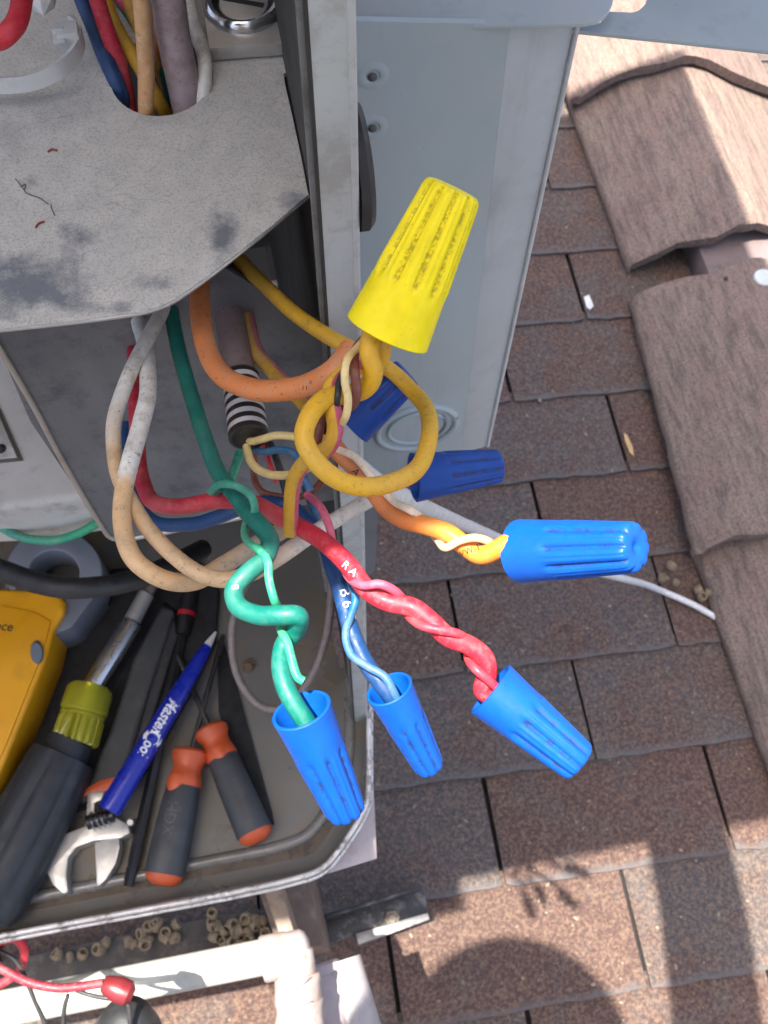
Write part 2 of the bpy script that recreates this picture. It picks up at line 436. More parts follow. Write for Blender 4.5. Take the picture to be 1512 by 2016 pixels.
def ridge_tile(y0, y1, lift0, lift1, label, seed, xl=.562, xc=.775, hc=.10, shift=0.0, hl=.03, yshear=0.0, skew=0.0):
    """inverted V; y0 is the end nearer the viewer, lift0/lift1 its height off the roof"""
    rnd = random.Random(seed); th = .018
    secs = []
    d_ = xc - xl; e_ = hc - hl
    prof = [(xl - .001, hl - .014), (xl, hl - .006), (xl + .005, hl), (xl + .014, hl + .006), (xl + .05, hl + .024)] + [(xl + d_ * q, hl + e_ * w) for q, w in ((.42, .50), (.58, .68), (.72, .83), (.84, .94), (.93, .985), (1.0, 1.0))] + [(xc + .02, hc - .002), (xc + .05, hc - .014), (xc + .11, hc - .045), (xc + .20, hc - .09), (xc + .212, hc - .098), (xc + .215, hc - .11)]
    n = len(prof); ny = 26
    vt, vb = [], []
    for j in range(ny + 1):
        t = j / ny; y = y0 + (y1 - y0) * t; l = lift0 + (lift1 - lift0) * t
        for i, (x, h) in enumerate(prof):
            yy = y + yshear * abs(x - xc)
            if j in (0, ny): yy += rnd.uniform(-.0045, .0045) + .003 * math.sin(i * 1.3 + seed)
            xx = x + shift + skew * t + rnd.uniform(-.0012, .0012); hh = h + l + rnd.uniform(-.0006, .0006) + .0028 * mnoise.noise(Vector((x * 45 + seed * 7, y * 3, 0))) + (-.004 if j in (0, ny) else 0)
            vt.append(roof_xy(xx, yy, hh)); vb.append(roof_xy(xx + (.006 if i < 2 else 0), yy, hh - th - .002 * math.sin(i * 2.1 + j)))
    N = len(vt); faces = []
    for j in range(ny):
        for i in range(n - 1):
            a = j * n + i; faces.append((a, a + 1, a + n + 1, a + n)); faces.append((a + N, a + n + N, a + n + 1 + N, a + 1 + N))
        for i in (0, n - 1):
            a = j * n + i; faces.append((a, a + n, a + n + N, a + N))
    for j in (0, ny):
        for i in range(n - 1):
            a = j * n + i; faces.append((a, a + N, a + 1 + N, a + 1))
    bm = bmesh.new(); vv = [bm.verts.new(p) for p in vt + vb]
    for f in faces: bm.faces.new([vv[k] for k in f])
    o = link('ridge_tile', from_bm(bm, 'ridge_tile', 42), M_tile, origin=roof_xy(xl + shift, y0, 0))
    return tag(o, label, 'roof tile', 'concrete ridge tiles along the roof edge')
ridge_tile(1.335, 1.79, .03, .0, 'sunlit ridge tile at the top, overlapping the whole tile below it', 1, xl=.600, xc=.788)
tA = ridge_tile(.985, 1.42, .0, .0, 'shaded ridge tile ending above the gap, its right slope in the sun', 2, xl=.612, xc=.792)
tB = ridge_tile(.463, .918, .026, .0, 'ridge tile below the gap with white sealant blob and nail hole', 3, xl=.548, xc=.742, skew=.048)
ridge_tile(.03, .485, .0, -.01, 'lowest ridge tile with the white cable running under its edge', 4, xl=.562, xc=.75)
M_wood = plain('grey_wood', (.17, .13, .125), .85, 0, .2, 30, (.10, .08, .08), .7, 60)
prism('ridge_board', [roof_xy(.725, .2, .05), roof_xy(.87, .2, .05), roof_xy(.87, 1.5, .05), roof_xy(.725, 1.5, .05)], ROOF_N * -.05, M_wood, bev=.003)
tag(bpy.data.objects['ridge_board'], 'grey wooden board showing in the gap between ridge tiles', 'board')
M_seal = plain('pale_sealant', (.52, .56, .55), .5)
def surf(o, px, py):
    d = (W(ray(px, py)) - CAM).normalized(); h = bvh_of(o).ray_cast(CAM, d); return h[0] if h[0] else rf(px, py, .09)
q = surf(tB, 1506, 546); lathe('sealant_blob', q - ROOF_N * .003, q + ROOF_N * .005, [(0, .017), (.4, .016), (.8, .010), (1, 0)], M_seal, tB, seg=14)
q = surf(tB, 1430, 549); lathe('nail_hole', q - ROOF_N * .002, q + ROOF_N * .0012, [(0, .0045), (.9, .004), (1, 0)], M_black, tB, seg=10)

# ------------------------------------------------------------------ the rooftop unit
unit = thing('rooftop_unit', roof_xy(-.2, .2), 'open blue-grey rooftop air conditioner cabinet full of wires', 'air conditioner')
DS, DT, DR = .220, .74, .722
YP = YA.dot(ray(690, 0) * .20)                # plane of the corner post
YB = YA.dot(ray(400, 1035) * .46)             # plane of the inner plate behind the wires
YQ = YA.dot(ray(1135, 60) * .30)              # plane of the blue-grey side panel
XP = (fr(640, 700, YP) - CAM).x
# shelf plate with its round wire hole
shelf_px = [(-260, -150), (586, -150), (586, 136), (568, 138), (558, 146), (562, 170), (574, 222), (592, 305), (607, 383), (540, 440), (470, 496), (400, 550), (345, 588), (315, 603), (280, 613), (140, 632), (0, 647), (-260, 677)]
hole_px = [(318 + 101 * math.cos(a) + 6 * math.sin(a), 150 + 78 * math.sin(a) - 10 * math.cos(a)) for a in [2 * math.pi * k / 40 for k in range(40)]]
def shelf():
    outer = [hz(x, y, DS) for x, y in shelf_px]; hole = [hz(x, y, DS) for x, y in hole_px]
    # dense top so that wear can be painted per vertex as real rubbed spots
    o = holed('mounting_shelf', outer, hole, DOWN * .0016, M_dust, unit)
    me = o.data; bm = bmesh.new(); bm.from_mesh(me)
    for _ in range(5):
        es = [e for e in bm.edges if e.calc_length() > .0045]
        if not es: break
        bmesh.ops.subdivide_edges(bm, edges=es, cuts=1); bmesh.ops.triangulate(bm, faces=bm.faces)
    lay = bm.verts.layers.float.new('wear'); off = WORLD_OF[o.name]
    spots = [(150, 470, 60, 45, .75), (440, 470, 40, 75, .95), (470, 500, 60, 25, .6), (60, 565, 160, 80, 1.0), (0, 530, 120, 50, .9), (560, 320, 45, 25, .55), (580, 400, 40, 30, .75), (300, 560, 120, 30, .5), (180, 605, 190, 25, .7), (560, 300, 15, 8, .4), (60, 360, 30, 16, .7), (130, 365, 20, 14, .6), (105, 405, 14, 22, .55), (30, 340, 12, 8, .5), (250, 170, 40, 60, .3)]
    for v in bm.verts:
        P = v.co + off - CAM; Pc = Vector((right.dot(P), -up.dot(P), -back.dot(P))); x, y = CX + F * Pc.x / Pc.z, CY + F * Pc.y / Pc.z
        w = 0
        for sx, sy, rx, ry, a in spots:
            d = ((x - sx) / rx) ** 2 + ((y - sy) / ry) ** 2; w = max(w, a * math.exp(-d * 1.1))
        v[lay] = w
    bm.to_mesh(me); bm.free(); finish(me, 30); return o
sh = shelf()
lipp = [hz(x, y + 2, DS + .0012) for x, y in shelf_px[8:17]]
link('shelf_lip', tube_mesh('shelf_lip', catmull(lipp, 5), .0008, 8), M_satin, unit)
# inner plate, upright under the shelf
bp = [fr(x, y, YB) for x, y in [(-110, 470), (0, 690), (60, 830), (206, 1046), (214, 1056), (226, 1061), (240, 1062), (400, 1034), (530, 1007), (668, 982), (672, 690), (640, 640), (560, 600), (430, 520)]]  # top right cut low so the dark gap shows as shade under the shelf
prism('inner_plate', bp, Vector((0, .0015, 0)), M_smudge, unit)
link('plate_edge', tube_mesh('plate_edge', catmull([fr(x, y, YB - .0004) for x, y in [(-20, 654), (60, 789), (130, 920), (206, 1046), (214, 1056), (226, 1061), (240, 1062), (400, 1034), (530, 1007)]], 4), .0011, 8), M_satin, unit)
# interior
def wall(name, pts, mat): return prism(name, pts[0], pts[1], mat, unit)
yb = .62
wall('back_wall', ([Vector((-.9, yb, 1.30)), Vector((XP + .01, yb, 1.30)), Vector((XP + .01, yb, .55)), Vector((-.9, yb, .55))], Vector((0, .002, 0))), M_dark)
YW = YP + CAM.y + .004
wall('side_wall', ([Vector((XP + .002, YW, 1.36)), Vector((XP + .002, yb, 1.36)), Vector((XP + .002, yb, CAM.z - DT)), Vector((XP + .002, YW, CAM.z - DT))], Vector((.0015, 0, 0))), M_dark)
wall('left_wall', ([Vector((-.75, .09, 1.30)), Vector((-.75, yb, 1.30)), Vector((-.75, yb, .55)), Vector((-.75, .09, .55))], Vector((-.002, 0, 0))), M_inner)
# corner post: folded sheet, dark return, face, rolled edge
def post():
    L = [(583, -140), (583, 0), (606, 300), (628, 600), (651, 900), (672, 1180), (690, 1440), (694, 1480)]
    def lx(y, x0): return x0 + (733 - x0) * (y / 1940.0)
    def strip(x0, x1, dy, name, mat, th):
        top = [fr(lx(y, x0), y, YP + dy) for y in (-140, 1450)] + [fr(lx(y, x1), y, YP + dy) for y in (1450, -140)]
        return prism(name, top, Vector((0, th, 0)), mat, unit, bev=.0002)
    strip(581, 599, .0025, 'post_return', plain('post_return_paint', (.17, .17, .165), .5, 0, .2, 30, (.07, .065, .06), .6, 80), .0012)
    strip(599, 688, 0, 'corner_post', M_paint2, .0022)
    edge = [fr(lx(y, 690), y, YP + .0006) for y in range(-140, 1451, 30)]
    link('post_edge', tube_mesh('post_edge', edge, .0011, 10), plain('post_edge_paint', (.44, .46, .46), .35, 0, .06, 30, (.25, .24, .22), .5, 90), unit)
    edge = [fr(lx(y, 601), y, YP + .0004) for y in range(-140, 1451, 30)]
    link('post_seam', tube_mesh('post_seam', edge, .0006, 8), M_dark, unit)
post()
# side wall of the cabinet behind the post, upright, faces right
# blue-grey panel with knock-out and dimpled screws
pn = [fr(x, y, YQ) for x, y in [(640, 40), (1004, 48), (908, 893), (700, 985), (690, 985)]]
panel = prism('side_panel', pn, Vector((0, .002, 0)), M_paint, unit)
fl = [fr(1004, 48, YQ), fr(1137, 48, YQ + .004), fr(960, 878, YQ + .004), fr(908, 893, YQ)]
prism('panel_flange', fl, Vector((0, .0022, 0)), plain('flange_paint', (.43, .46, .46), .42, 0, .05, 14, (.3, .31, .3), .5, 12), unit, bev=.0003)
link('panel_edge', tube_mesh('panel_edge', [fr(1137, 48, YQ + .0035), fr(1048, 465, YQ + .0035), fr(960, 878, YQ + .0035)], .0009, 8), plain('pale_edge_paint', (.5, .52, .52), .4), unit)
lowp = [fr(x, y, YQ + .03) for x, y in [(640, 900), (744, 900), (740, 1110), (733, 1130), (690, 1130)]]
prism('lower_panel', lowp, Vector((0, .002, 0)), plain('lower_panel_shade', (.2, .215, .22), .5, 0, .08, 20), unit)  # the panel carried on in a darker colour, its shade painted in
def ring_on(px, py, rx, r, name, mat, parent, a0=0, a1=360, Y=None):
    c = fr(px, py, Y); rm = (fr(px + rx, py, Y) - c).length
    path = [c + Vector((math.cos(R(a)) * rm, -.0002, math.sin(R(a)) * rm)) for a in range(a0, a1 + 1, 8)]
    return link(name, tube_mesh(name, path, r, 8), mat, parent)
ring_on(820, 842, 72, .0018, 'knockout_ring', M_paint, unit, 20, 372, YQ)
ring_on(820, 842, 54, .0009, 'knockout_groove', plain('groove_paint', (.2, .24, .26), .5), unit, -60, 40, YQ)
ring_on(820, 842, 52, .0011, 'knockout_rim', M_paint, unit, 30, 290, YQ)
for px, py in ((733, 150), (733, 251)):
    c = fr(px, py, YQ)
    d = lathe('screw_dimple', c + Vector((0, .0003, 0)), c + Vector((0, -.0005, 0)), [(0, .0075), (.25, .0058), (.6, .0042), (1, .0028), (.5, .0020), (-.6, .0014), (-.8, 0)], M_paint, unit, seg=28, angle=120)
    lathe('screw_tip', c + Vector((0, -.0004, 0)), c + Vector((0, -.0012, 0)), [(0, .0015), (.5, .0013), (1, .0006), (1, 0)], plain('dimple_dark', (.09, .09, .088), .7), unit, seg=12)  # small dark dot in the middle of the dimple
# rubber grommet standing out of the post's right side
g0 = at(692, 328, .262)
lathe('rubber_grommet', g0, g0 + Vector((.0042, 0, 0)), [(0, 0), (0, .0165), (.55, .0165), (.9, .0150), (1, .012), (1, 0)], M_rubber, unit, seg=40)
# folded flanges of the cabinet top
f1 = [(560, -160), (1232, -160), (1214, -30), (1206, 6), (1196, 26), (1178, 40), (1150, 46), (1000, 49), (860, 52), (697, 58), (560, 62)]
prism('top_flange', [hz(x, y, .205) for x, y in f1], DOWN * .0014, M_paint, unit, bev=.0003)
f2 = [(1030, 50), (1150, 50), (1182, 44), (1200, 22), (1246, 24), (1258, 20), (1270, 8), (1282, -20), (1300, -80), (1320, -160), (1700, -160), (1700, 126), (1512, 100), (1330, 80), (1135, 60)]
prism('side_flange', [hz(x, y, .214) for x, y in f2], DOWN * .0014, M_paint, unit, bev=.0003)
# the unit's own cover overhead: shades the compartment and the roof beside it
prism('top_cover', [Vector((-.95, .097, 1.70)), Vector((.484, .097, 1.70)), Vector((.484, 1.345, 1.70)), Vector((-.95, 1.345, 1.70))], Vector((0, 0, .03)), plain('cover_paint', (.74, .75, .74), .5, 0, .05, 6), unit, bev=.002)
prism('pan_shade_panel', [Vector((-.90, .060, 1.752)), Vector((-.205, .060, 1.752)), Vector((-.205, .55, 1.752)), Vector((-.90, .55, 1.752))], Vector((0, 0, -.02)), M_paint, bev=.002)  # added out of view to keep the sun off the base pan
tag(bpy.data.objects['pan_shade_panel'], 'added unseen grey panel above the unit cover, shading the base pan', 'panel')
# base pan with raised, folded front edge
def pan():
    rim = [(-420, 1921), (0, 1838), (602, 1719), (636, 1702), (660, 1676), (706, 1606), (719, 1575), (722, 1530), (722, 1440), (724, 1300)]
    flo = [(-420, 1860), (0, 1782), (380, 1700), (570, 1655), (606, 1640), (628, 1615), (668, 1556), (680, 1530), (686, 1490), (689, 1400), (690, 1300)]
    rim = rim[:]; flo = flo[:]
    A = [hz(x, y, DR) for x, y in rim]
    ctr = Vector((-.2, .45, 0))
    def inset(k, z):
        out = []
        for i, p in enumerate(A):
            q = p.copy(); n = A[min(len(A) - 1, i + 1)] - A[max(0, i - 1)]; n = Vector((n.y, -n.x, 0)).normalized()
            if n.dot(ctr - p) < 0: n = -n
            q += n * k; q.z = CAM.z - z; out.append(q)
        return out
    rows = [inset(-.0030, DR + .035), inset(-.0032, DR + .006), inset(-.0030, DR + .0012), inset(-.0015, DR), inset(0.0, DR + .0006), inset(.0008, DR + .003), inset(.003, DT - .008), inset(.007, DT - .003), inset(.014, DT - .0006), inset(.022, DT)]
    verts = [p for r in rows for p in r]; n = len(A)
    faces = [(j * n + i, j * n + i + 1, (j + 1) * n + i + 1, (j + 1) * n + i) for j in range(len(rows) - 1) for i in range(n - 1)]
    last = len(rows) - 1; base_i = len(verts)
    verts += [Vector((rows[-1][-1].x, .66, CAM.z - DT)), Vector((-.9, .66, CAM.z - DT)), Vector((-.9, rows[-1][0].y, CAM.z - DT))]
    faces.append(tuple(last * n + i for i in range(n)) + (base_i, base_i + 1, base_i + 2))
    bm = bmesh.new(); vv = [bm.verts.new(p) for p in verts]
    for f in faces: bm.faces.new([vv[i] for i in f])
    bmesh.ops.triangulate(bm, faces=[f for f in bm.faces if len(f.verts) > 4])
    o = link('base_pan', from_bm(bm, 'base_pan', 50), M_pan, unit)
    rail = [rows[3][i] + Vector((0, 0, .0004)) for i in range(n)]
    link('pan_edge', tube_mesh('pan_edge', catmull(rail, 6), .0019, 10), plain('scraped_edge', (.62, .6, .57), .4, .3, .2, 80, (.14, .12, .1), .8, 130), unit)
    rail = [rows[2][i] + Vector((0, -.001, -.006)) for i in range(n)]
    link('pan_edge', tube_mesh('pan_edge', catmull(rail, 6), .0014, 10), MATS['scraped_edge'], unit)
pan()
bead = [hz(x, y, DT - .001) for x, y in [(-200, 1822), (60, 1768), (380, 1702), (565, 1662), (612, 1638), (652, 1582), (676, 1538), (686, 1490), (689, 1400), (690, 1300)]]
link('pan_bead', tube_mesh('pan_bead', catmull(bead, 6), .0042, 16), plain('pan_bead_paint', (.19, .185, .17), .26, .1, .1, 14, (.12, .11, .095), .5, 40), unit)
g_in = [hz(x, y, DT - .0012) for x, y in [(-200, 1826), (60, 1772), (380, 1706), (567, 1666), (616, 1642), (656, 1586)]]
g_out = [hz(x, y, DT - .0012) for x, y in [(684, 1626), (640, 1688), (600, 1706), (380, 1748), (60, 1812), (-200, 1866)]]
prism('dirty_gutter', g_in + g_out, DOWN * .0008, plain('gutter_dirt', (.105, .078, .055), .75, 0, .25, 40, (.05, .042, .035), .8, 110), unit)
lathe('pan_bolt', hz(488, 1312, DT), hz(488, 1312, DT - .005), [(0, .0055), (.4, .0055), (.5, .0036), (1, .003), (1, 0)], plain('rusty_bolt', (.16, .11, .07), .7, .3, .3, 200), unit, seg=12)
# primer-pink corner plate and the frame leg underneath
M_pink = plain('pale_pink_sheet', (.50, .42, .40), .6, 0, .06, 30, (.4, .3, .25), .5, 50)
cp = prism('corner_plate', [hz(x, y, .785) for x, y in [(560, 1745), (742, 1690), (737, 1585), (735, 1540), (560, 1500)]], DOWN * .003, M_pink, unit, bev=.0006)
lathe('punch_mark', hz(700, 1626, .785), hz(700, 1626, .7825), [(0, .0055), (.5, .0052), (1, .004), (1.001, .0028), (.2, .002)], M_pink, unit, seg=16)
M_beam = plain('brown_steel', (.14, .095, .072), .6, .1, .2, 25, (.24, .18, .13), .7, 40)
lg = [hz(x, y, 1.02) for x, y in [(500, 1722), (602, 1700), (634, 1858), (548, 1872)]]
prism('support_leg', lg, DOWN * .26, M_beam, unit, bev=.002)
lg = [hz(x, y, .92) for x, y in [(500, 1700), (534, 1692), (588, 1862), (560, 1868)]]
prism('leg_flange', lg, DOWN * .08, plain('tan_steel', (.27, .2, .145), .6, .1, .2, 40, (.12, .08, .06), .7, 40), unit, bev=.001)

# grounding lug with its big slotted screw
lug = prism('grounding_lug', [hz(x, y, .2145) for x, y in [(388, -80), (398, 0), (411, 95), (579, 83), (574, -80)]], DOWN * .0045, M_satin, unit, bev=.0005)
c = hz(480, 12, .2145)
lathe('screw_collar', c + DOWN * .001, c - DOWN * .0032, [(0, .0122), (.6, .0122), (.85, .0116), (1, .0107), (.96, .0096), (.5, .0092), (.2, .0092)], M_chrome, lug, seg=40)
lathe('clamp_screw', c + DOWN * .002, c - DOWN * .0014, [(0, .0080), (0.2, .0080), (.24, .0074), (.9, .0074), (1, .0068), (1, 0)], M_satin, lug, seg=36)
lathe('screw_recess', c + DOWN * .003, c - DOWN * .0002, [(0, .0091), (1, .0091), (1, 0)], M_black, lug, seg=36)
sdv = (hz(540, 10, .2145) - hz(440, -8, .2145)).normalized()
box('screw_slot', c - DOWN * .0012, (.0128, .0017, .0009), M_black, lug, 0, (sdv, Vector((0, 0, 1)).cross(sdv), Vector((0, 0, 1))))

# pale component block at far left, under the shelf
M_block = plain('pale_block', (.52, .505, .47), .8, 0, .12, 25, (.24, .23, .2), .6, 30, .15, 300)
blk = thing('component_block', hz(0, 960, .57), 'pale grey component block with a square plate beside the inner plate', 'component')
prism('block_body', [hz(x, y, .52) for x, y in [(-260, 640), (40, 640), (120, 800), (196, 940), (190, 975), (120, 985), (0, 1000), (-260, 1010)]], DOWN * .05, M_block, blk, bev=.006, seg=4)
prism('plate_frame', [hz(x, y, .5185) for x, y in [(-90, 800), (-2, 800), (44, 905), (-60, 915)]], DOWN * .002, plain('brown_frame', (.10, .085, .07), .6), blk, bev=.0004)
prism('name_plate', [hz(x, y, .5172) for x, y in [(-82, 806), (-7, 806), (33, 899), (-54, 908)]], DOWN * .002, M_block, blk, bev=.0004)
lathe('rivet', hz(2, 884, .5172), hz(2, 884, .515), [(0, .003), (.6, .0026), (1, 0)], M_black, blk, seg=12)

# ------------------------------------------------------------------ wires
C_red = wire_mat('red_insulation', (.52, .016, .035), None, damt=.28, dirt=(.40, .2, .16))
C_redhi = wire_mat('sunlit_red_insulation', (.40, .015, .035), (.50, .016, .036), .5, .68, damt=.25, dirt=(.6, .3, .26))  # brighter past midway, where sunlight is painted into the colour
C_redold = wire_mat('dusty_red_insulation', (.20, .015, .03), None, damt=.4, dirt=(.34, .2, .18))
C_pink = wire_mat('pink_insulation', (.56, .10, .19), (.80, .03, .06), .3, .5, damt=.2)
C_teal = wire_mat('teal_insulation', (.003, .135, .105), (.001, .145, .112), .48, .66, damt=.08, dirt=(.33, .34, .27), dscale=520)  # lower half a touch brighter; sun painted into the colour
C_mint = wire_mat('mint_insulation', (.012, .23, .16), (.02, .34, .17), .3, .7, damt=.2, dscale=500, dirt=(.5, .5, .4))
C_green = wire_mat('old_green_insulation', (.02, .14, .09), None, damt=.4)
C_orange = wire_mat('orange_insulation', (.52, .15, .045), (.62, .20, .055), .3, .7, damt=.5, dirt=(.42, .30, .2))
C_orange2 = wire_mat('amber_insulation', (.52, .16, .045), (.74, .22, .02), .25, .6, damt=.2)  # second colour brightens the sunlit stretch; light painted along the wire
C_yel = wire_mat('yellow_insulation', (.50, .29, .025), (.66, .37, .012), .25, .5, damt=.4, dirt=(.40, .27, .08))
C_yelq = wire_mat('yellow_rose_stripe_insulation', (.46, .26, .03), None, damt=.35, stripe=(.36, .10, .15), sthr=.35)
C_yelp = wire_mat('yellow_pink_stripe_insulation', (.52, .29, .02), (.72, .40, .012), .4, .6, damt=.3, stripe=(.46, .07, .14), sthr=.80)
C_yelo = wire_mat('dusty_yellow_insulation', (.40, .235, .03), None, damt=.5, dirt=(.2, .14, .06))
C_cream = wire_mat('cream_insulation', (.72, .57, .26), None, damt=.2)
C_creamw = wire_mat('ivory_insulation', (.66, .56, .42), (.75, .42, .2), .35, .7, damt=.3)
C_white = wire_mat('white_insulation', (.74, .73, .68), (.64, .42, .22), .525, .55, damt=.5, dirt=(.30, .24, .16), dscale=200, col3=(.45, .37, .27), lo3=.80, hi3=.88)
C_white2 = wire_mat('soiled_white_insulation', (.66, .64, .58), (.60, .41, .23), .42, .50, damt=.5, dirt=(.28, .22, .15), dscale=180, col3=(.72, .68, .60), lo3=.80, hi3=.92)
C_tan = wire_mat('tan_insulation', (.52, .30, .14), (.50, .26, .11), .3, .7, damt=.4, dirt=(.6, .5, .36))
C_blue = wire_mat('blue_insulation', (.004, .036, .125), (.004, .045, .155), .3, .7, damt=.08, dirt=(.25, .27, .3))
C_blueu = wire_mat('dusty_blue_insulation', (.03, .085, .22), None, damt=.3, dirt=(.25, .27, .3))
C_sky = wire_mat('light_blue_insulation', (.008, .115, .28), None, damt=.2)
C_brown = wire_mat('brown_insulation', (.17, .045, .03), None, damt=.15, rough=.35)
C_lav = wire_mat('lavender_jacket', (.32, .245, .25), (.20, .15, .145), .45, .75, damt=.5, dirt=(.15, .115, .10), dscale=150)
C_blk = wire_mat('black_insulation', (.018, .018, .02), None, damt=.5, dirt=(.06, .055, .05))
C_grey = wire_mat('grey_cable_jacket', (.62, .61, .58), None, damt=.25)
C_mauve = wire_mat('mauve_cable_jacket', (.20, .165, .155), None, damt=.4)

# heavy wires from above the shelf, through the hole, down to the connectors
orange = wire('orange_wire', [(268, -60, .31), (300, 20, .304), (335, 115, .303), (362, 190, .307), (390, 330, .335), (396, 480, .318), (394, 566, .305), (397, 637, .297), (410, 694, .29), (442, 742, .283), (504, 768, .275), (561, 768, .27), (618, 752, .264), (662, 726, .258), (690, 690, .262)], 44, C_orange, 'dusty orange wire bending right below the shelf', z=.28, zref=.278)
red = wire('red_wire', [(175, -60, .285), (205, 40, .295), (235, 130, .303), (254, 220, .312), (258, 360, .335), (256, 540, .335), (262, 640, .335), (267, 760, .325), (272, 870, .315), (280, 945, .305), (302, 988, .297), (350, 997, .29), (430, 986, .283), (490, 990, .275), (540, 1012, .268), (597, 1043, .262), (650, 1077, .255), (692, 1120, .25), (722, 1158, .247), (765, 1184, .245), (815, 1197, .244), (850, 1224, .2435), (884, 1256, .243), (925, 1272, .2435), (955, 1297, .244), (960, 1328, .245), (952, 1358, .2455), (975, 1375, .246), (1040, 1420, .246)], 37, C_redhi, 'thick red wire twisting down into the lower right blue connector', zref=.262)
teal = wire('teal_wire', [(240, -50, .315), (290, 50, .309), (330, 150, .311), (345, 300, .335), (330, 480, .328), (336, 600, .318), (346, 665, .312), (366, 740, .305), (392, 830, .293), (416, 900, .283), (440, 945, .274), (478, 996, .262), (512, 1035, .252), (531, 1068, .247), (520, 1100, .2435), (488, 1128, .241), (462, 1160, .2395), (468, 1192, .2375), (510, 1210, .235), (556, 1210, .2325), (588, 1213, .233), (583, 1240, .2375), (560, 1268, .239), (553, 1310, .2365), (562, 1350, .2345), (580, 1385, .2335), (602, 1420, .2335), (640, 1500, .236)], 38, C_teal, 'teal green wire corkscrewing down into the lower left blue connector', zref=.246)
blue = wire('blue_wire', [(140, -60, .305), (178, 40, .304), (214, 130, .300), (236, 182, .303), (244, 240, .325), (240, 380, .36), (236, 600, .37), (240, 760, .375), (262, 960, .36), (300, 1026, .345), (370, 1032, .335), (430, 1018, .325), (500, 992, .315), (560, 995, .305), (612, 1030, .295), (640, 1072, .288), (656, 1120, .282), (674, 1180, .277), (690, 1240, .274), (716, 1300, .272), (748, 1345, .271), (768, 1370, .271), (800, 1430, .274)], 33, C_blue, 'dark blue printed wire leading into the middle lower blue connector', zref=.285)
yel = wire('yellow_wire', [(190, -60, .312), (226, 50, .307), (262, 110, .304), (306, 190, .306), (335, 240, .32), (380, 340, .345), (440, 470, .328), (470, 510, .318), (520, 562, .308), (580, 618, .298), (640, 658, .29), (700, 690, .285), (770, 730, .288), (816, 775, .285), (843, 812, .275), (846, 855, .262), (832, 908, .25), (795, 940, .24), (727, 958, .232), (666, 944, .228), (621, 908, .226), (600, 863, .226), (612, 815, .227), (645, 782, .23), (690, 776, .2335), (722, 762, .231), (736, 732, .2275), (728, 695, .2255), (734, 650, .225), (768, 580, .222)], 37, C_yel, 'long yellow wire looping in a big ring below the yellow connector', zref=.245)
ypk = wire('striped_wire', [(225, -60, .315), (262, 20, .310), (305, 110, .307), (380, 300, .36), (450, 470, .345), (470, 550, .335), (486, 620, .328), (504, 690, .318), (535, 730, .308), (575, 770, .298), (618, 812, .29)], 30, C_yelq, 'yellow wire with a pink stripe running behind the orange wire', phase=-1.45, twist=0, zref=.32)
yp2 = wire('striped_wire', [(572, 1050, .262), (572, 1000, .257), (578, 950, .252), (595, 915, .246), (622, 893, .241), (645, 880, .2365), (658, 850, .2335), (656, 812, .2312), (650, 775, .2325), (662, 748, .235), (700, 722, .2395), (735, 722, .2375), (752, 700, .2335), (753, 655, .230), (780, 580, .224)], 33, C_yelp, 'short yellow wire with pink stripe twisted up into the yellow connector', phase=1.15, twist=-.12, zref=.24)
lav = thing('thermostat_cable', at(490, 860, .30), 'lavender cable ending in black and white striped tape', 'cable')
lpath = px_path([(325, -60, .275), (340, 60, .288), (358, 150, .298), (375, 235, .308), (410, 400, .335), (432, 520, .33), (448, 610, .325), (462, 680, .318), (474, 740, .312), (482, 790, .306)])
link('jacket', tube_mesh('jacket', lpath, 64 * .305 / 2 / F), C_lav, lav)
A, B = at(474, 742, .312), at(490, 862, .299)
M_tapew = plain('white_tape', (.55, .53, .54), .55, 0, .06, 60, (.3, .28, .27), .5, 160)
M_tapeb = plain('black_tape', (.02, .019, .02), .45, 0, .2, 60, (.06, .055, .05), .5, 160)
a, u_, v_ = frame(B - A)
for k in range(13):
    t0, t1 = k / 13, (k + 1) / 13; rr = .0057 + .0003 * k / 13
    P0, P1 = A.lerp(B, t0), A.lerp(B, t1 + .01)
    tilt = Vector((0, .0, .0))
    lathe('tape_band', P0, P1, [(0, rr * .9), (.06, rr), (.9, rr), (1, rr * .93), (1, 0)] if k < 12 else [(0, rr), (.8, rr), (.95, rr * .92), (1, rr * .8), (.8, rr * .6), (.7, 0)], M_tapew if k % 2 == 1 else M_tapeb, lav, seg=28)
wa = wire('white_wire', [(358, -60, .312), (378, 40, .306), (404, 120, .2995), (401, 205, .302), (390, 380, .345), (345, 560, .325), (323, 608, .315), (289, 670, .305), (251, 747, .297), (228, 813, .291), (224, 880, .286), (234, 940, .282), (262, 996, .277), (294, 1044, .273), (340, 1094, .268), (394, 1130, .265), (447, 1141, .264), (490, 1130, .265), (545, 1098, .270), (612, 1054, .277), (690, 1005, .285), (760, 965, .292)], 32, C_white2, 'white wire sweeping under the teal wire and up to the right', zref=.278)
wb = wire('white_wire', [(276, -60, .285), (283, 40, .292), (287, 130, .30), (288, 225, .31), (285, 380, .34), (272, 540, .33), (274, 628, .32), (288, 694, .308), (292, 766, .296), (280, 828, .287), (258, 899, .28), (241, 980, .275), (242, 1042, .271), (262, 1099, .268), (299, 1130, .268), (342, 1146, .271), (388, 1143, .276), (440, 1112, .283), (504, 1074, .291), (545, 1050, .298), (592, 1022, .305)], 37, C_white, 'white wire with brown stained lower loop, in front of the other one', zref=.276)
tan = wire('tan_wire', [(268, -60, .268), (280, 30, .277), (286, 120, .287), (288, 220, .298), (290, 300, .32)], 33, C_tan, 'tan stained wire down the middle of the shelf hole', zref=.287)
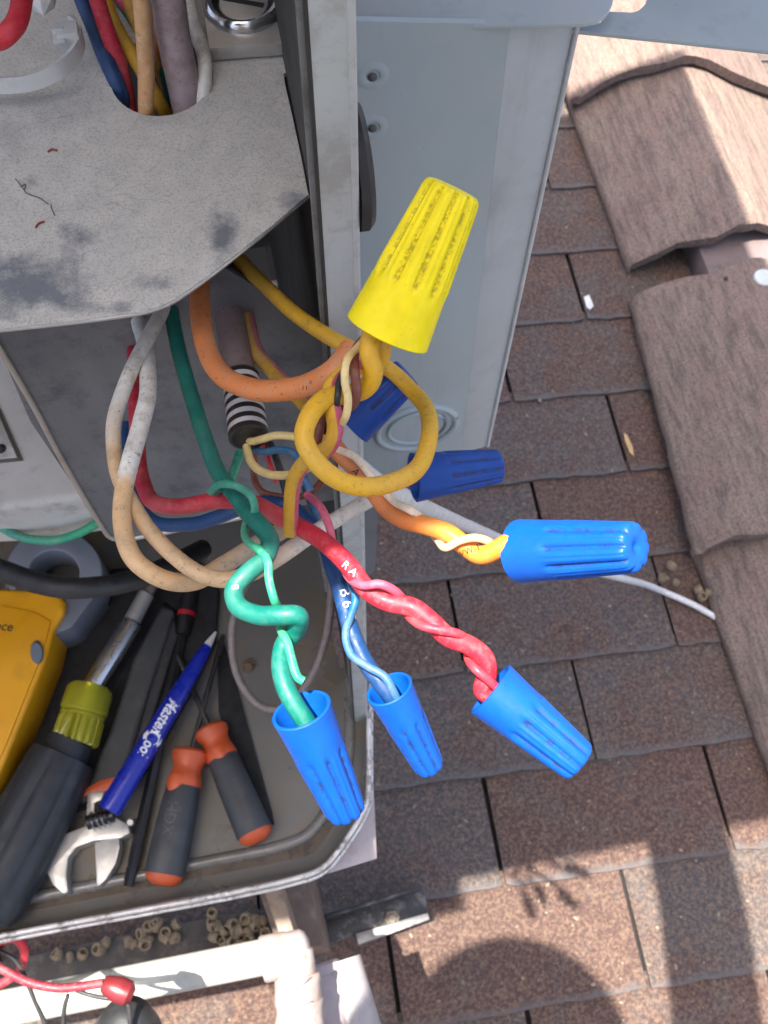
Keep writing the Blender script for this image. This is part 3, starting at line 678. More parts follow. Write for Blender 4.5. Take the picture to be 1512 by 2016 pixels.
# thin partners wound round the heavy wires
mint = wire('mint_wire', [(470, 890, .30), (458, 925, .292), (440, 960, .285), (416, 968, .270), (432, 955, .262), (470, 957, .2555), (496, 978, .2515), (502, 1004, .2535), (488, 1022, .259), (482, 1046, .255), (490, 1070, .2455), (512, 1086, .241), (528, 1106, .2375), (531, 1140, .236), (540, 1176, .2355), (550, 1205, .240), (552, 1235, .2385), (566, 1262, .2335), (575, 1300, .2315), (586, 1332, .2305), (597, 1340, .2305)], 17, C_mint, 'thin mint green wire coiled round the teal wire, its end free', zref=.243)
pinkw = wire('pink_wire', [(605, 975, .272), (632, 1000, .264), (648, 1040, .259), (655, 1072, .258), (672, 1110, .2575), (690, 1140, .250), (715, 1152, .2435), (750, 1150, .2415), (782, 1166, .2435), (800, 1192, .2485), (806, 1212, .2455), (832, 1232, .2405), (867, 1241, .2395), (900, 1248, .2405), (922, 1268, .2465), (922, 1294, .2465), (938, 1318, .2415), (966, 1342, .2415), (1000, 1375, .244)], 17, C_pink, 'thin pink wire wound round the thick red wire', zref=.25)
skyw = wire('light_blue_wire', [(600, 960, .31), (625, 1020, .30), (645, 1085, .292), (680, 1130, .2795), (700, 1178, .272), (690, 1212, .2715), (680, 1246, .2715), (690, 1288, .2695), (722, 1312, .2675), (756, 1332, .2665), (772, 1358, .2665), (790, 1400, .27)], 16, C_sky, 'thin light blue wire wound round the dark blue wire', zref=.278)
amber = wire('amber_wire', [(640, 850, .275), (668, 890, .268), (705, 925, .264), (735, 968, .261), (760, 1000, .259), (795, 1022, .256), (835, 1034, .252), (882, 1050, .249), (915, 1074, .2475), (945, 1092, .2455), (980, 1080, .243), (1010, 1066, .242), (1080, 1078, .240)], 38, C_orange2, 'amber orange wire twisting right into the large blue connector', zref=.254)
ivory = wire('ivory_wire', [(640, 880, .275), (668, 886, .266), (700, 900, .260), (732, 940, .2595), (772, 985, .256), (804, 1002, .2515), (828, 1018, .2535), (844, 1040, .2585), (862, 1064, .2525), (880, 1079, .2455), (905, 1066, .244), (935, 1059, .2425), (962, 1066, .2435), (985, 1088, .246), (1000, 1096, .2455), (1050, 1090, .2425)], 16, C_creamw, 'thin ivory wire wound round the amber wire', zref=.25)
brownw = wire('brown_wire', [(620, 905, .243), (626, 860, .238), (630, 840, .2365), (650, 805, .238), (690, 800, .2335), (702, 770, .2275), (699, 735, .2262), (697, 704, .2285), (708, 676, .2345), (750, 640, .231)], 19, C_brown, 'thin brown wire twisted into the bundle under the yellow connector', zref=.232)
crm = wire('cream_wire', [(660, 860, .2405), (668, 838, .2345), (682, 816, .2265), (686, 785, .2235), (680, 750, .2230), (683, 712, .2240), (702, 686, .2295), (735, 650, .2305)], 16, C_cream, 'thin cream wire bending over the front of the yellow wire bundle', zref=.226)
blkw = wire('black_wire', [(640, 850, .240), (658, 815, .2335), (664, 780, .2285), (668, 750, .2305), (690, 715, .238)], 13, C_blk, 'thin black wire showing beside the cream wire', zref=.232)
# short thin wires spreading from the taped cable
thin = [('cream_wire', [(486, 855, .305), (486, 880, .302), (498, 915, .298), (530, 934, .293), (575, 934, .288), (620, 915, .282)], 17, C_cream, 'cream wire drooping low from the taped cable end'),
        ('cream_wire', [(484, 852, .307), (494, 868, .3), (515, 865, .296), (545, 857, .292), (590, 862, .286), (630, 880, .28)], 16, C_cream, 'cream wire arching straight right from the taped cable end'),
        ('light_blue_wire', [(490, 858, .309), (502, 884, .305), (524, 890, .30), (556, 885, .296), (582, 897, .292), (594, 930, .29), (612, 968, .29)], 15, C_sky, 'light blue wire running right out of the taped cable'),
        ('brown_wire', [(492, 862, .313), (502, 890, .317), (500, 935, .318), (514, 966, .314), (550, 978, .308), (600, 975, .30), (632, 950, .292), (640, 900, .286)], 14, C_brown, 'brown wire sagging lowest under the taped cable'),
        ('red_wire', [(500, 858, .312), (520, 880, .312), (532, 915, .312), (545, 950, .312)], 11, C_red, 'thin dark red wire behind the light blue one'),
        ('black_wire', [(505, 850, .315), (530, 872, .312), (548, 915, .309), (560, 960, .307), (572, 1000, .306)], 15, C_blk, 'black wire dropping straight from the taped cable'),
        ('green_wire', [(480, 862, .318), (474, 895, .322), (462, 930, .322), (445, 975, .32)], 12, C_mint, 'thin green wire behind the thick teal wire'),
        ('brown_wire', [(596, 770, .284), (640, 742, .276), (668, 706, .27), (700, 690, .266)], 20, C_brown, 'brown wire lying along the top of the orange bend'),
        ('orange_wire', [(640, 770, .28), (626, 800, .281), (618, 850, .283), (640, 900, .28)], 28, C_orange, 'short orange wire piece behind the yellow ring')]
for nm, pts, w, mt, lb in thin: wire(nm, pts, w, mt, lb)
# other runs
gz = lambda x, y, h: (x, y, depth(rf(x, y, h)))
wire('grey_cable', [(680, 905, .40), (740, 950, .42), (790, 978, .46), (850, 1006, .56), (930, 1040, .72), (1010, 1073, .88), (1120, 1112, 1.08), (1215, 1136, 1.22), gz(1300, 1162, .022), gz(1370, 1193, .010), gz(1410, 1216, .008), gz(1440, 1232, .006), gz(1475, 1250, .005)], 18, C_grey, 'slim pale grey cable crossing the roof to the tile edge', 'cable', zref=1.0)
wire('black_cable', [(-120, 1080, .50), (0, 1122, .52), (80, 1150, .53), (160, 1158, .535), (250, 1146, .55), (330, 1115, .58), (400, 1080, .62)], 44, C_blk, 'thick black cable sagging above the yellow meter', 'cable', zref=.53)
wire('green_wire', [(-60, 1000, .60), (0, 1038, .60), (45, 1058, .60), (100, 1064, .60), (150, 1052, .60), (200, 1026, .60), (260, 1000, .61)], 18, C_mint, 'slim green wire hanging at the left above the grey clamp jaw', zref=.6)
wire('mauve_cable', [(560, 1090, .70), (500, 1130, .715), (464, 1200, .722), (456, 1270, .724), (472, 1340, .722), (510, 1388, .720), (552, 1394, .718), (604, 1345, .714), (638, 1270, .708), (652, 1170, .69), (646, 1080, .66), (640, 1010, .62)], 16, C_mauve, 'mauve cable looped on the base pan', 'cable', zref=.71)
wire('red_wire', [(-60, 60, .255), (-5, 78, .255), (28, 50, .255), (44, 0, .258), (48, -60, .262)], 42, C_red, 'thick red wire loop at the top left corner', zref=.256)
wire('green_wire', [(190, -60, .318), (245, 10, .313), (284, 65, .310), (318, 120, .312), (352, 250, .35)], 26, C_green, 'dark green wire behind the tan wire above the hole', zref=.33)
wire('striped_wire', [(190, -60, .318), (240, 0, .312), (290, 50, .309), (338, 130, .311), (375, 250, .36)], 27, C_yelp, 'yellow and pink striped wire beside the lavender cable', zref=.335, phase=.6)

# ------------------------------------------------------------------ twist-on connectors
def nut_mat(name, col, dirt, damt, rough=.33, gs=420):
    mt, nt, bs = base(name)
    n1 = noise(nt, 160, 4); n2 = noise(nt, gs, 6, rough=.75); n3 = noise(nt, 1100, 3)
    c = mixc(nt, ramp(nt, n1, .3, .7), tuple(x * .9 for x in col), tuple(min(1, x * 1.08) for x in col))
    a = nd(nt, 'ShaderNodeAttribute', attribute_name='groove')
    g = mth(nt, 'MULTIPLY', ramp(nt, n2, .44, .58), ramp(nt, a.outputs['Fac'], .2, .9))
    c = mixc(nt, mth(nt, 'MULTIPLY', g, damt), c, dirt)
    c = mixc(nt, ramp(nt, n3, .66, .74, 0, damt * .55), c, dirt)
    n5 = noise(nt, 260, 7, rough=.8)
    c = mixc(nt, ramp(nt, n5, .60, .70, 0, .3), c, tuple(min(.9, x * 1.2 + .02) for x in col))
    nt.links.new(c, bs.inputs['Base Color'])
    nt.links.new(ramp(nt, n2, .3, .7, rough - .08, rough + .18), bs.inputs['Roughness'])
    bs.inputs['Specular IOR Level'].default_value = .35
    bs.inputs['Subsurface Weight'].default_value = .12; bs.inputs['Subsurface Radius'].default_value = (.3, .3, .5); bs.inputs['Subsurface Scale'].default_value = .002
    bump(nt, bs, noise(nt, 700, 4), .1, .0003)
    return mt
M_nutb = nut_mat('blue_connector_plastic', (.002, .080, .41), (.015, .025, .07), .85, .38)
M_nutd = nut_mat('grimy_shaded_blue_plastic', (.007, .058, .30), (.035, .035, .07), .85, .4)  # grime, plus a darker base with the rear connectors' shade in it
M_nuty = nut_mat('yellow_connector_plastic', (.90, .74, .002), (.16, .105, .01), .62, .36, 1000)
def connector(m, t, wm, wt, zm, zt, mat, label, ribs=10, phase=0.0, group='blue twist-on wire connectors', dimple=False):
    A, B = at(*m, zm), at(*t, zt); r0 = wm * zm / 2 / F; r1 = wt * zt / 2 / F
    a, u, v = frame(B - A); L = (B - A).length; seg = ribs * 14
    prof = [(.62, 0, 0), (.60, r0 * .5, 0), (.45, r0 * .62, 0), (.02, r0 * .84, 0), (-.004, r0 * .88, 0), (-.008, r0 * .95, 0), (0, r0, 0)]
    body = [(.02, 1), (.1, 1), (.2, 1), (.28, 1), (.33, 1), (.36, 1), (.39, 1), (.42, 1), (.5, 1), (.6, 1), (.7, 1), (.8, 1), (.88, 1), (.94, 1), (.965, .985), (.985, .95), (.997, .88)]
    for tt, k in body: prof.append((tt, (r0 + (r1 - r0) * tt) * k, max(0, min(1, (tt - .33) / .06))))
    prof += [(1.003, r1 * .78, .22), (1.005, r1 * .5, .04), (1.005 if not dimple else .99, r1 * .16, 0), (1.004 if not dimple else .975, r1 * .08, 0), (1.004 if not dimple else .975, 0, 0)]
    verts, faces, rings, gr = [], [], [], []
    rnd = random.Random(label)
    for tt, r, w in prof:
        c = A + a * (L * tt)
        if r == 0: rings.append([len(verts)]); verts.append(c); gr.append(0); continue
        ring = []
        for k in range(seg):
            th = 2 * math.pi * k / seg + phase
            s = (k % 14) / 14.0; f = math.exp(-((s - .5) / .12) ** 4) + .55 * math.exp(-((s - .5) / .25) ** 2)
            lobe = .5 - .5 * math.cos(2 * math.pi * (s))
            rr = r * (1 - .075 * w * f + .03 * w * math.exp(-((s - .14) / .07) ** 2) + .03 * w * math.exp(-((s - .86) / .07) ** 2)) * (1 + rnd.uniform(-.0015, .0015))
            ring.append(len(verts)); verts.append(c + (u * math.cos(th) + v * math.sin(th)) * rr); gr.append(w * min(1, max(f, .15)) if tt >= 0 and r > 0 else 0)
        rings.append(ring)
    for q0, q1 in zip(rings, rings[1:]):
        for k in range(seg):
            j = (k + 1) % seg
            if len(q0) == 1: faces.append((q0[0], q1[j], q1[k]))
            elif len(q1) == 1: faces.append((q0[k], q0[j], q1[0]))
            else: faces.append((q0[k], q0[j], q1[j], q1[k]))
    bm = bmesh.new(); lay = bm.verts.layers.float.new('groove'); vv = [bm.verts.new(p) for p in verts]
    for vt, g in zip(vv, gr): vt[lay] = g
    for f in faces: bm.faces.new([vv[i] for i in f])
    o = link('wire_connector', from_bm(bm, 'wire_connector', 48), mat)
    return tag(o, label, 'wire connector', group)
nutY = connector((763, 655), (893, 370), 172, 116, .226, .214, M_nuty, 'large yellow twist-on connector pointing up over the wire bundle', 11, .2, 'twist-on wire connectors')
connector((692, 836), (803, 735), 92, 70, .300, .296, M_nutd, 'grimy blue connector half hidden behind the yellow wire bundle', 8, .1)
connector((815, 940), (985, 917), 98, 66, .285, .290, M_nutd, 'dull blue connector pointing right beside the yellow ring', 9, .3)
connector((1026, 1085), (1254, 1077), 126, 100, .246, .222, M_nutb, 'bright blue connector on the amber wire, pointing right at the roof tiles', 9, .15, dimple=True)
connector((593, 1398), (683, 1600), 122, 78, .233, .246, M_nutb, 'bright blue connector on the teal wire, lowest of all', 9, .3)
connector((766, 1356), (847, 1512), 96, 58, .272, .285, M_nutb, 'smaller blue connector on the dark blue wire, between two bigger ones', 8, .2)
connector((966, 1357), (1142, 1503), 122, 84, .246, .244, M_nutb, 'bright blue connector on the thick red wire, over the shingles', 9, .05)

# printing on the wires
print_on('B 6 T', blue, 684, 1190, 78, 22, M_whiteprint)
print_on('R A', red, 688, 1120, 42, 16, M_whiteprint)
print_on('I I', orange, 600, 764, 2, 10, M_blackprint)
print_on('A', amber, 700, 930, 50, 16, M_blackprint)
print_on('VW-1', amber, 925, 1084, -22, 13, M_blackprint)
print_on('8', teal, 462, 1156, 80, 16, M_whiteprint)

# cable tie and small connector piece on the shelf
M_nylon = plain('dull_nylon', (.50, .51, .49), .4, 0, .08, 60, (.33, .32, .29), .5, 80)
tie = thing('cable_tie', hz(150, 110, .215), 'white nylon cable tie curving over the shelf at top left', 'cable tie')
tp = catmull([at(x, y, z) for x, y, z in [(-60, 170, .288), (0, 168, .288), (60, 162, .288), (112, 140, .288), (144, 112, .29), (158, 84, .292), (156, 56, .296), (140, 44, .3)]], 8)
def band(name, path, hgt, th, mat, parent):
    bm = bmesh.new(); rows = []
    for i, p in enumerate(path):
        T = (path[min(len(path) - 1, i + 1)] - path[max(0, i - 1)]).normalized(); U = Vector((0, .3, 1)).normalized(); U = (U - T * U.dot(T)).normalized(); N = T.cross(U)
        rows.append([bm.verts.new(p + U * a * hgt / 2 + N * b * th / 2) for a, b in ((-1, -1), (-.6, -1.3), (.6, -1.3), (1, -1), (1, 1), (-1, 1))])
    for a, b in zip(rows, rows[1:]):
        for k in range(6): bm.faces.new((a[k], a[(k + 1) % 6], b[(k + 1) % 6], b[k]))
    bm.faces.new(rows[0]); bm.faces.new(rows[-1][::-1])
    return link(name, from_bm(bm, name), mat, parent)
band('strap', tp, .0046, .0012, M_nylon, tie)
ax = ((hz(150, 80, .21) - hz(120, 80, .21)).normalized(), Vector((0, 1, 0)), Vector((0, 0, 1)))
box('tie_head', at(136, 72, .291), (.0062, .0055, .0062), M_nylon, tie, .0006)
box('tail', at(117, 74, .289), (.0034, .0042, .0012), M_nylon, tie, .0003)
box('tail', at(115, 64, .289), (.0034, .0012, .003), M_nylon, tie, .0003)
cn = thing('plug_housing', at(85, 5, .28), 'small translucent white plug tip at the top edge', 'plug')
lathe('housing', at(78, -40, .285), at(86, 30, .282), [(0, .0042), (.45, .0042), (.7, .0034), (.98, .0004), (1, 0)], M_nylon, cn, seg=6, angle=20)
M_snip = plain('red_snippet', (.25, .05, .03), .5)
for i, (pts, lb) in enumerate([([(94, 299), (102, 294), (112, 296)], 'tiny red wire snippet on the dusty shelf, upper of two'), ([(70, 448), (76, 440), (88, 436)], 'tiny red wire snippet on the dusty shelf, lower of two')]):
    link('wire_snippet', tube_mesh('wire_snippet', catmull([hz(x, y, DS - .0004) for x, y in pts], 4), .0003, 6), M_snip); tag(bpy.data.objects['wire_snippet' + ('.%03d' % i if i else '')], lb, 'wire snippet')
scr = thing('debris_strand', hz(60, 380, DS), 'dark bent fibres lying on the dusty shelf', 'debris')
for pts in ([(30, 352), (42, 366), (52, 380), (78, 390), (95, 402)], [(40, 368), (50, 362), (48, 374)], [(100, 402), (102, 412), (108, 424)]):
    link('fibre', tube_mesh('fibre', catmull([hz(x, y, DS - .0003) for x, y in pts], 4), .00016, 6), plain('dark_fibre', (.12, .12, .125), .8), scr)

# ------------------------------------------------------------------ tools on the base pan
def tp_(px, py, h): return hz(px, py, DT - h)
def rpx(w, px, py, h): return w / 2 * depth(tp_(px, py, h)) / F
M_grip = plain('charcoal_grip', (.040, .043, .045), .55, 0, .12, 40, (.08, .08, .08), .4, 60, .06, 600)
M_org = plain('orange_grip', (.52, .085, .022), .45, 0, .1, 60, (.3, .06, .02), .4, 90)
M_blkgrip = plain('blue_black_grip', (.020, .024, .029), .55, 0, .15, 40, (.04, .045, .05), .5, 50, .08, 500)
# multimeter
M_my = plain('yellow_housing', (.72, .33, .006), .42, 0, .05, 20, (.5, .24, .01), .4, 30, .05, 500)
M_mg = plain('slate_housing', (.14, .155, .18), .45, 0, .1, 30)
mm = thing('clamp_meter', tp_(40, 1400, 0), 'yellow clamp meter with slate grey jaw at the left edge', 'clamp meter')
body = prism('housing', [tp_(x, y, .045) for x, y in [(-420, 1120), (0, 1158), (60, 1160), (112, 1168), (128, 1182), (126, 1205), (104, 1240), (92, 1290), (60, 1370), (20, 1470), (0, 1520), (-60, 1640), (-420, 1640)]], DOWN * .045, M_my, mm, bev=.005, seg=4)
prism('corner_guard', [tp_(x, y, .040) for x, y in [(118, 1160), (186, 1152), (196, 1162), (140, 1236), (106, 1250)]], DOWN * .04, M_mg, mm, bev=.003)
prism('front_bevel', [tp_(x, y, .0465) for x, y in [(-420, 1185), (0, 1190), (70, 1205), (100, 1222), (84, 1285), (50, 1370), (10, 1470), (-50, 1600), (-420, 1600)]], DOWN * .004, M_my, mm, bev=.0012)
bt = lathe('button', tp_(70, 1288, .046), tp_(70, 1288, .0505), [(0, .0068), (.7, .0066), (1, .0055), (1, 0)], M_mg, mm, seg=24)
bt.scale = (.62, 1.25, 1)
jaw = [tp_(106 + 96 * math.cos(R(a)) * k, 1128 + 88 * math.sin(R(a)) * k, .04) for k, rng in ((1.0, range(-205, 26, 10)), (.52, range(25, -206, -10))) for a in rng]
prism('clamp_jaw', jaw, DOWN * .03, plain('grey_jaw', (.20, .22, .25), .5, 0, .08, 30), mm, bev=.004, seg=3)
prism('jaw_base', [tp_(x, y, .038) for x, y in [(16, 1120), (60, 1128), (130, 1150), (196, 1110), (206, 1135), (190, 1160), (120, 1200), (0, 1190)]], DOWN * .03, MATS['grey_jaw'], mm, bev=.003)
hd = bpy.data.objects['front_bevel']
print_on('iece', hd, 4, 1233, 6, 19, M_blackprint, mm, shear=.25, bold=.012)
# big multi-bit driver
sdv = thing('screwdriver', tp_(120, 1500, 0), 'big screwdriver with black handle and clear yellow collar', 'screwdriver')
H = .022
A, B = tp_(28, 1760, H), tp_(170, 1345, H)
def PT(x, y): return tp_(x, y, H)
hA, hB = PT(-42, 1812), PT(142, 1456)
r = rpx(148, 100, 1550, H)
lathe('handle', hA, hB, [(0, r * .5), (.03, r * .78), (.1, r * .92), (.3, r), (.6, r * .98), (.82, r * .93), (.9, r * .86), (.905, r * .66), (.99, r * .62), (1, r * .5), (1, 0)], M_blkgrip, sdv, seg=64, ribs=(8, .09, .06, .86))
mt, nt, bs = base('clear_yellow_plastic'); bs.inputs['Base Color'].default_value = (.62, .60, .05, 1); bs.inputs['Transmission Weight'].default_value = .6; bs.inputs['Roughness'].default_value = .12; bs.inputs['IOR'].default_value = 1.46
bump(nt, bs, noise(nt, 400, 2), .3, .0006)
M_clear = mt
cA, cB = PT(146, 1464), PT(180, 1352)
r = rpx(92, 165, 1400, H)
lathe('collar', cA, cB, [(0, 0), (0, r * .9), (.05, r), (.42, r * .97), (.45, r * .9), (.48, r * .99), (.53, r * .92), (.56, r * 1.02), (.92, r * 1.0), (1, r * .85), (1, 0)], M_clear, sdv, seg=60, ribs=(18, .20, -.3, .44))
lathe('core', PT(148, 1456), PT(182, 1346), [(0, 0), (0, r * .45), (1, r * .40), (1, 0)], M_satin, sdv, seg=16)
lathe('shaft', PT(178, 1358), PT(262, 1222), [(0, rpx(44, 220, 1290, H)), (.97, rpx(42, 220, 1290, H)), (1, rpx(30, 250, 1240, H))], plain('polished_shaft', (.55, .54, .52), .25, 1, .04, 15, (.3, .27, .22), .3, 30), sdv, seg=24)
lathe('bit_sleeve', PT(246, 1248), PT(290, 1166), [(0, 0), (0, rpx(34, 270, 1200, H)), (.95, rpx(32, 270, 1200, H)), (1, rpx(24, 270, 1200, H)), (1, 0)], M_satin, sdv, seg=20)
lathe('bit_tip', PT(286, 1176), PT(312, 1132), [(0, 0), (0, rpx(26, 300, 1150, H)), (1, rpx(20, 300, 1150, H)), (1, 0)], plain('tan_steel_tip', (.25, .2, .16), .5, .5), sdv, seg=6)
# adjustable wrench
wr = thing('adjustable_wrench', tp_(170, 1640, 0), 'adjustable wrench with steel jaws and grey grip under the blue pen', 'wrench')
prism('handle', [tp_(x, y, .013) for x, y in [(150, 1582), (175, 1530), (215, 1440), (260, 1300), (290, 1240), (318, 1190), (345, 1200), (330, 1250), (290, 1370), (262, 1470), (240, 1540), (232, 1570)]], DOWN * .012, M_grip, wr, bev=.004, seg=3)
prism('orange_band', [tp_(x, y, .0145) for x, y in [(148, 1578), (162, 1556), (196, 1536), (236, 1527), (232, 1556), (192, 1558), (160, 1570)]], DOWN * .013, M_org, wr, bev=.002)
prism('fixed_jaw', [tp_(x, y, .015) for x, y in [(86, 1690), (94, 1666), (116, 1646), (168, 1626), (172, 1560), (206, 1556), (200, 1575), (186, 1580), (184, 1624), (226, 1608), (252, 1622), (256, 1640), (238, 1650), (182, 1656), (150, 1668), (134, 1688), (130, 1722), (134, 1757), (124, 1760), (104, 1742), (92, 1718)]], DOWN * .014, M_satin, wr, bev=.0012)
prism('moving_jaw', [tp_(x, y, .014) for x, y in [(186, 1658), (234, 1648), (236, 1668), (228, 1700), (210, 1730), (196, 1744), (190, 1742), (188, 1700)]], DOWN * .012, M_satin, wr, bev=.001)
for k in range(4):
    lathe('worm_thread', tp_(180 + k * 10, 1618 - k * 3.4, .016), tp_(186 + k * 10, 1616 - k * 3.4, .016), [(0, 0), (0, .0055), (.5, .0072), (1, .0055), (1, 0)], M_chrome, wr, seg=18)
lathe('worm_core', tp_(172, 1620, .016), tp_(224, 1604, .016), [(0, 0), (0, .005), (1, .005), (1, 0)], M_black, wr, seg=14)
lathe('stud', tp_(256, 1619, .010), tp_(256, 1619, .014), [(0, .003), (.7, .003), (1, .002), (1, 0)], M_satin, wr, seg=14)
# pen
M_pen = plain('blue_pen_plastic', (.006, .018, .30), .3, 0, .05, 60)
pen = thing('pen', tp_(300, 1430, .02), 'blue pen with white lettering lying across the wrench', 'pen')
HP = .030
pA, pB = tp_(214, 1596, HP), tp_(408, 1272, HP - .004)
r = rpx(44, 300, 1430, HP)
pb = lathe('barrel', pA, pB, [(0, 0), (0, r * .95), (.02, r * 1.04), (.3, r * .98), (.6, r * .9), (.92, r * .62), (1, r * .46), (1, 0)], M_pen, pen, seg=28)
lathe('tip', tp_(406, 1275, HP - .004), tp_(425, 1244, HP - .005), [(0, 0), (0, r * .42), (.5, r * .3), (1, r * .1), (1, 0)], plain('white_pen_tip', (.7, .7, .7), .35), pen, seg=16)
print_on('Master', pb, 326, 1410, -59, 25, M_whiteprint, pen, flipped=True, squeeze=.80, bold=.022, shear=.2)
print_on('C', pb, 300, 1450, -59, 38, M_whiteprint, pen, flipped=True, squeeze=.8, bold=.03)
print_on('ool', pb, 287, 1474, -59, 23, M_whiteprint, pen, flipped=True, squeeze=.8, bold=.022)
pl_ = px_path([(309, 1445, depth(tp_(309, 1445, HP))), (280, 1494, depth(tp_(280, 1494, HP)))], n=6)
# nut driver rod
rod = thing('bit_rod', tp_(310, 1500, 0), 'long black hex bit rod with red ring lying beside the pen', 'bit')
HR = .008
lathe('rod', tp_(260, 1712, HR), tp_(362, 1240, HR), [(0, 0), (0, rpx(20, 300, 1600, HR)), (.04, rpx(24, 300, 1600, HR)), (.6, rpx(22, 300, 1500, HR)), (1, rpx(18, 340, 1300, HR)), (1, 0)], M_black, rod, seg=6, angle=20)
lathe('hex_end', tp_(252, 1745, HR), tp_(262, 1698, HR), [(0, 0), (0, rpx(20, 260, 1720, HR)), (.75, rpx(23, 260, 1720, HR)), (.8, rpx(14, 260, 1700, HR)), (1, rpx(14, 260, 1700, HR)), (1, 0)], M_black, rod, seg=6, angle=20)
lathe('socket', tp_(360, 1250, HR), tp_(376, 1150, HR), [(0, 0), (0, rpx(28, 368, 1200, HR)), (.5, rpx(34, 368, 1200, HR)), (1, rpx(36, 368, 1200, HR)), (1, 0)], M_black, rod, seg=20)
lathe('red_ring', tp_(366.5, 1213, HR), tp_(368, 1205, HR), [(0, 0), (0, rpx(36, 368, 1200, HR)), (1, rpx(36, 368, 1200, HR)), (1, 0)], plain('red_ring_paint', (.45, .015, .03), .4), rod, seg=20)
# two small orange and grey drivers
def driver(h0, h1, s1, wid, label, orange_first, hd=None):
    t = thing('screwdriver', tp_(*h0, 0), label, 'screwdriver', 'small grey and orange screwdrivers')
    HH = .0125
    A, B = tp_(*h1, HH), tp_(*h0, HH)           # from butt to neck
    r = rpx(wid, *h0, HH)
    lathe('butt_cap', A, A.lerp(B, .09), [(0, 0), (0.05, r * .55), (.45, r * .86), (.95, r * .96), (1, r * .96), (1, 0)], M_org, t, seg=24)
    g = lathe('grip', A.lerp(B, .075), A.lerp(B, .82), [(0, 0), (0, r * .94), (.02, r), (.3, r * 1.02), (.6, r * .98), (.85, r * .88), (1, r * .72), (1, 0)], M_grip, t, seg=36, ribs=(4, .10, .12, .80))
    lathe('collar', A.lerp(B, .70), A.lerp(B, 1.0), [(0, 0), (0, r * .80), (.12, r * .905), (.35, r * .80), (.5, r * .74), (.62, r * .76), (.78, r * .94), (.92, r * .95), (1, r * .8), (1, 0)], M_org, t, seg=28)
    up_ = Vector((0, 0, r * .42)) + (Vector((-r * .28, 0, 0)) if hd else Vector())
    lathe('orange_inlay', A.lerp(B, .63) + up_, A.lerp(B, .80) + up_ * .9, [(0, 0), (.08, r * .26), (.25, r * .42), (.6, r * .56), (1, r * .52), (1, 0)], M_org, t, seg=24)
    S = tp_(*s1, .011)
    lathe('shaft', A.lerp(B, .98), S, [(0, rpx(11, *h0, HH) ), (.96, rpx(11, *h0, HH)), (1, rpx(7, *h0, HH)), (1, 0)], plain('dark_shaft', (.12, .115, .11), .35, .8), t, seg=14)
    return t, g
d1, g1 = driver((377, 1477), (319, 1744), (440, 1250), 76, 'small screwdriver with thin blade, left of the orange pair', True, 1)
d2, g2 = driver((413, 1432), (509, 1658), (350, 1290), 70, 'small screwdriver lying tilted, right of the orange pair', True)
print_on('HDX', g1, 333, 1610, 100, 24, plain('embossed_grey', (.075, .08, .082), .5), d1)
# dark flat tapered strip under the drivers and black bag
M_bag = plain('black_pouch_fabric', (.012, .012, .013), .8, 0, .3, 60, None, 0, 60, .4, 900)
prism('tapered_strip', [tp_(x, y, .003) for x, y in [(428, 1262), (440, 1262), (452, 1300), (536, 1600), (540, 1626), (528, 1616), (455, 1500), (430, 1400)]], DOWN * .002, M_bag, bev=.0004)
tag(bpy.data.objects['tapered_strip'], 'thin black tapered strip under the right small screwdriver', 'sleeve')
prism('tool_pouch', [tp_(x, y, .006) for x, y in [(120, 1210), (220, 1120), (390, 1100), (432, 1160), (424, 1262), (380, 1360), (300, 1500), (250, 1570), (140, 1600), (40, 1720), (-30, 1770), (-300, 1800), (-300, 1400)]], DOWN * .005, M_bag, bev=.002, seg=3)
tag(bpy.data.objects['tool_pouch'], 'flat black tool pouch under the meter and big screwdriver', 'pouch')
prism('grey_pliers_handle', [tp_(x, y, .010) for x, y in [(316, 1180), (340, 1200), (352, 1250), (330, 1320), (260, 1545), (244, 1560), (246, 1520), (300, 1330), (320, 1250)]], DOWN * .008, M_rubber, bev=.003, seg=3)
tag(bpy.data.objects['grey_pliers_handle'], 'curved dark rubber handle between the wrench and the black rod', 'tool handle')

# ------------------------------------------------------------------ below the unit
M_bar = plain('dark_bar', (.055, .046, .038), .8, 0, .2, 20, (.13, .105, .08), .6, 50, .15, 300)
prism('skid_bar', [rf(x, y, .05) for x, y in [(-60, 1905), (60, 1880), (480, 1792), (560, 1790), (575, 1840), (470, 1885), (60, 1972), (-60, 1996)]], ROOF_N * -.048, M_bar, bev=.002)
tag(bpy.data.objects['skid_bar'], 'dark flat bar under the unit littered with seed pods', 'bar')
ang = thing('angle_bracket', rf(740, 1810), 'black steel angle bracket with bolt lying on the shingles', 'bracket')
M_bk = plain('worn_black_steel', (.028, .028, .03), .42, .3, .3, 50, (.2, .19, .17), .6, 55)
prism('flat_leg', [rf(x, y, .045) for x, y in [(560, 1812), (600, 1808), (660, 1795), (835, 1742), (843, 1800), (700, 1842), (620, 1868), (575, 1880)]], ROOF_N * -.006, M_bk, ang, bev=.001)
prism('upright_leg', [rf(x, y, .085) for x, y in [(640, 1800), (740, 1770), (832, 1742), (833, 1749), (742, 1778), (642, 1808)]], ROOF_N * -.05, M_bk, ang, bev=.001)
prism('front_lip', [rf(x, y, .052) for x, y in [(700, 1838), (760, 1820), (842, 1797), (846, 1810), (770, 1838), (706, 1860)]], ROOF_N * -.02, plain('scuffed_steel', (.3, .29, .27), .4, .5, .3, 60, (.06, .06, .06), .7, 60), ang, bev=.001)
lathe('bolt', rf(772, 1808, .045), rf(772, 1808, .058), [(0, .009), (.4, .009), (.42, .006), (1, .005), (1, 0)], plain('dirty_bolt', (.3, .25, .18), .6, .4), ang, seg=6, angle=20)
